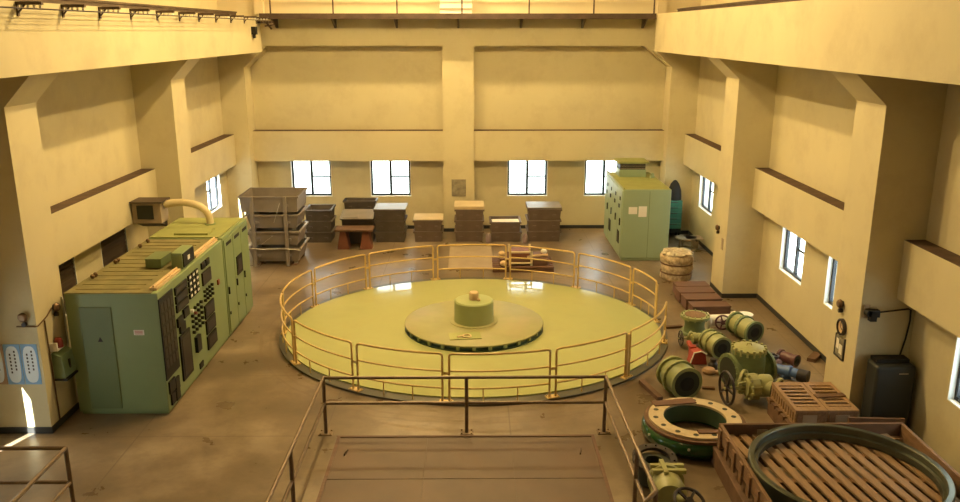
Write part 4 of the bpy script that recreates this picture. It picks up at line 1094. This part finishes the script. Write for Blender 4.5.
for x, rz, lab in ((3.66,-.02,'heavy dark timber beam on floor under left edge of ring crate'),(6.2,0,'heavy dark timber beam on floor under right edge of ring crate')):
    def f(mb): mb.box(-.09,.09,-1.62,1.62,0,.28)
    single('floor_timber', lab, 'timber', f, M['wood_d'], (x,9.6,0), rz, bev=.01)
def f(mb): mb.box(-.42,.42,-.02,.02,0,.16)
single('leaning_plank', 'dark plank behind the ring crate in front of black dehumidifier', 'plank', f, M['wood_d'], (6.20,11.44,.40), -.06)
def f(mb): mb.box(-.35,.35,-.018,.018,0,.40)
single('plank_prop', 'dark upright board holding up the plank behind ring crate', 'board', f, M['wood_d'], (6.20,11.44,0), -.06)

# ------------------------------------------------------------------ dehumidifier, socket, cable
R = thing('dehumidifier', 'black upright dehumidifier in corner by right column', 'dehumidifier', (6.52,11.9,0))
mb = MB(R); mb.box(6.25,6.87,11.70,12.06,.05,1.29); obj('case', mb, M['fridge'], R, bev=.04)
mb = MB(R); mb.box(6.30,6.82,11.85,12.05,1.29,1.35); obj('top_grille', mb, M['meter'], R)
mb = MB(R)
for k in range(7): mb.box(6.60+k*.021,6.616+k*.021,11.694,11.70,1.165,1.182)
obj('badge', mb, M['boxgrey'], R)
for (x,y) in ((6.28,11.76),(6.76,11.76),(6.28,12.0),(6.76,12.0)):
    mb = MB(R); mb.cyl((x,y,0),(x,y,.05),.025,n=10); obj('caster', mb, M['black'], R)
R = thing('power_plug', 'black plug and socket on side of right column', 'plug', (6.24,12.13,2.05))
mb = MB(R); mb.box(6.13,6.22,12.10,12.13,1.95,2.16); obj('socket', mb, M['boxgrey'], R)
mb = MB(R); mb.cyl((6.175,12.10,2.05),(6.175,12.0,2.05),.05,n=14); mb.box(6.17,6.34,12.0,12.1,1.99,2.10); mb.box(6.2,6.3,12.0,12.1,1.92,1.99); obj('adapter', mb, M['black'], R)
mb = MB(); mb.tube([(6.34,12.05,2.06),(6.5,12.07,2.07),(6.7,12.08,2.09),(6.82,12.09,2.10),(6.86,12.09,2.08),(6.87,12.09,1.9),(6.84,12.09,1.6),(6.79,12.085,1.36),(6.77,12.06,1.30)], .014, 6)
tag(obj('power_cable', mb, M['black']), 'black power cable running from column plug down to dehumidifier', 'cable')
# clock and notice on right column
R = thing('wall_clock', 'round dial clock on right column below the bell', 'clock', (CR,12.64,1.62))
mb = MB(R); mb.lathe([(.10,0),(.14,0),(.14,.05),(.115,.06),(.115,.04),(.10,.04)], (CR,12.64,1.60), (-1,0,0), 28, True); obj('case', mb, M['wheel'], R)
mb = MB(R); mb.cyl((CR,12.64,1.60),(CR-.035,12.64,1.60),.12,n=28); fc = obj('dial', mb, M['tan'], R)
mb = MB(R); mb.bar((CR-.04,12.64,1.60),(CR-.04,12.64,1.69),.012,.006,up=(1,0,0)); mb.bar((CR-.04,12.64,1.60),(CR-.04,12.58,1.57),.012,.006,up=(1,0,0)); obj('hands', mb, M['ink'], fc)
R = thing('framed_notice', 'small framed notice board under the clock on right column', 'notice', (CR,12.65,1.1))
mb = MB(R); mb.box(CR-.015,CR,12.50,12.80,1.08,1.42); obj('board', mb, M['greynotice'], R)
mb = MB(R); mb.box(CR-.025,CR,12.48,12.50,1.06,1.44); mb.box(CR-.025,CR,12.80,12.82,1.06,1.44); mb.box(CR-.025,CR,12.5,12.8,1.06,1.08); obj('frame', mb, M['wheel'], R)
mb = MB(R); mb.box(CR-.02,CR-.015,12.55,12.66,1.14,1.30); mb.box(CR-.02,CR-.015,12.68,12.77,1.2,1.37); obj('label', mb, M['paper'], R)

# ------------------------------------------------------------------ lights, sky, camera
def lamp(x, y, P, z=10.0):
    d = bpy.data.lights.new('high_bay_lamp', 'POINT'); d.energy = P; d.color = (1.0,.722,.315); d.shadow_soft_size = .14
    o = bpy.data.objects.new('high_bay_lamp', d); o.location = (x,y,z); COL.objects.link(o)
for x, q in ((-2.2,1.12),(.6,.80)):
    for y, P in ((6.0,70),(15.5,1150),(23.0,860)): lamp(x, y, P*q)
s = bpy.data.lights.new('sun', 'SUN'); s.energy = 40; s.color = (1,.97,.9); s.angle = .009
so = bpy.data.objects.new('sun', s); COL.objects.link(so)
so.rotation_euler = Vector((.36,.93,-.70)).to_track_quat('-Z','Y').to_euler()
w = bpy.data.worlds.new('sky'); scene.world = w; w.use_nodes = True
bg = w.node_tree.nodes['Background']; bg.inputs[0].default_value = (.94,.99,.97,1); bg.inputs[1].default_value = 6.0

cam = bpy.data.cameras.new('camera'); cam.sensor_width = 36; cam.lens = 820/960*36; cam.clip_start = .05; cam.clip_end = 200
co = bpy.data.objects.new('camera', cam); COL.objects.link(co)
co.location = (0,0,6.3); co.rotation_euler = (math.radians(90-15.02), 0, math.radians(-.55))
scene.camera = co
scene.view_settings.view_transform = 'Standard'; scene.view_settings.look = 'None'
scene.view_settings.exposure = 0.27; scene.view_settings.gamma = 1.0; scene.view_settings.use_curve_mapping = False
for o in bpy.data.objects:
    if '_o' in o: del o['_o']
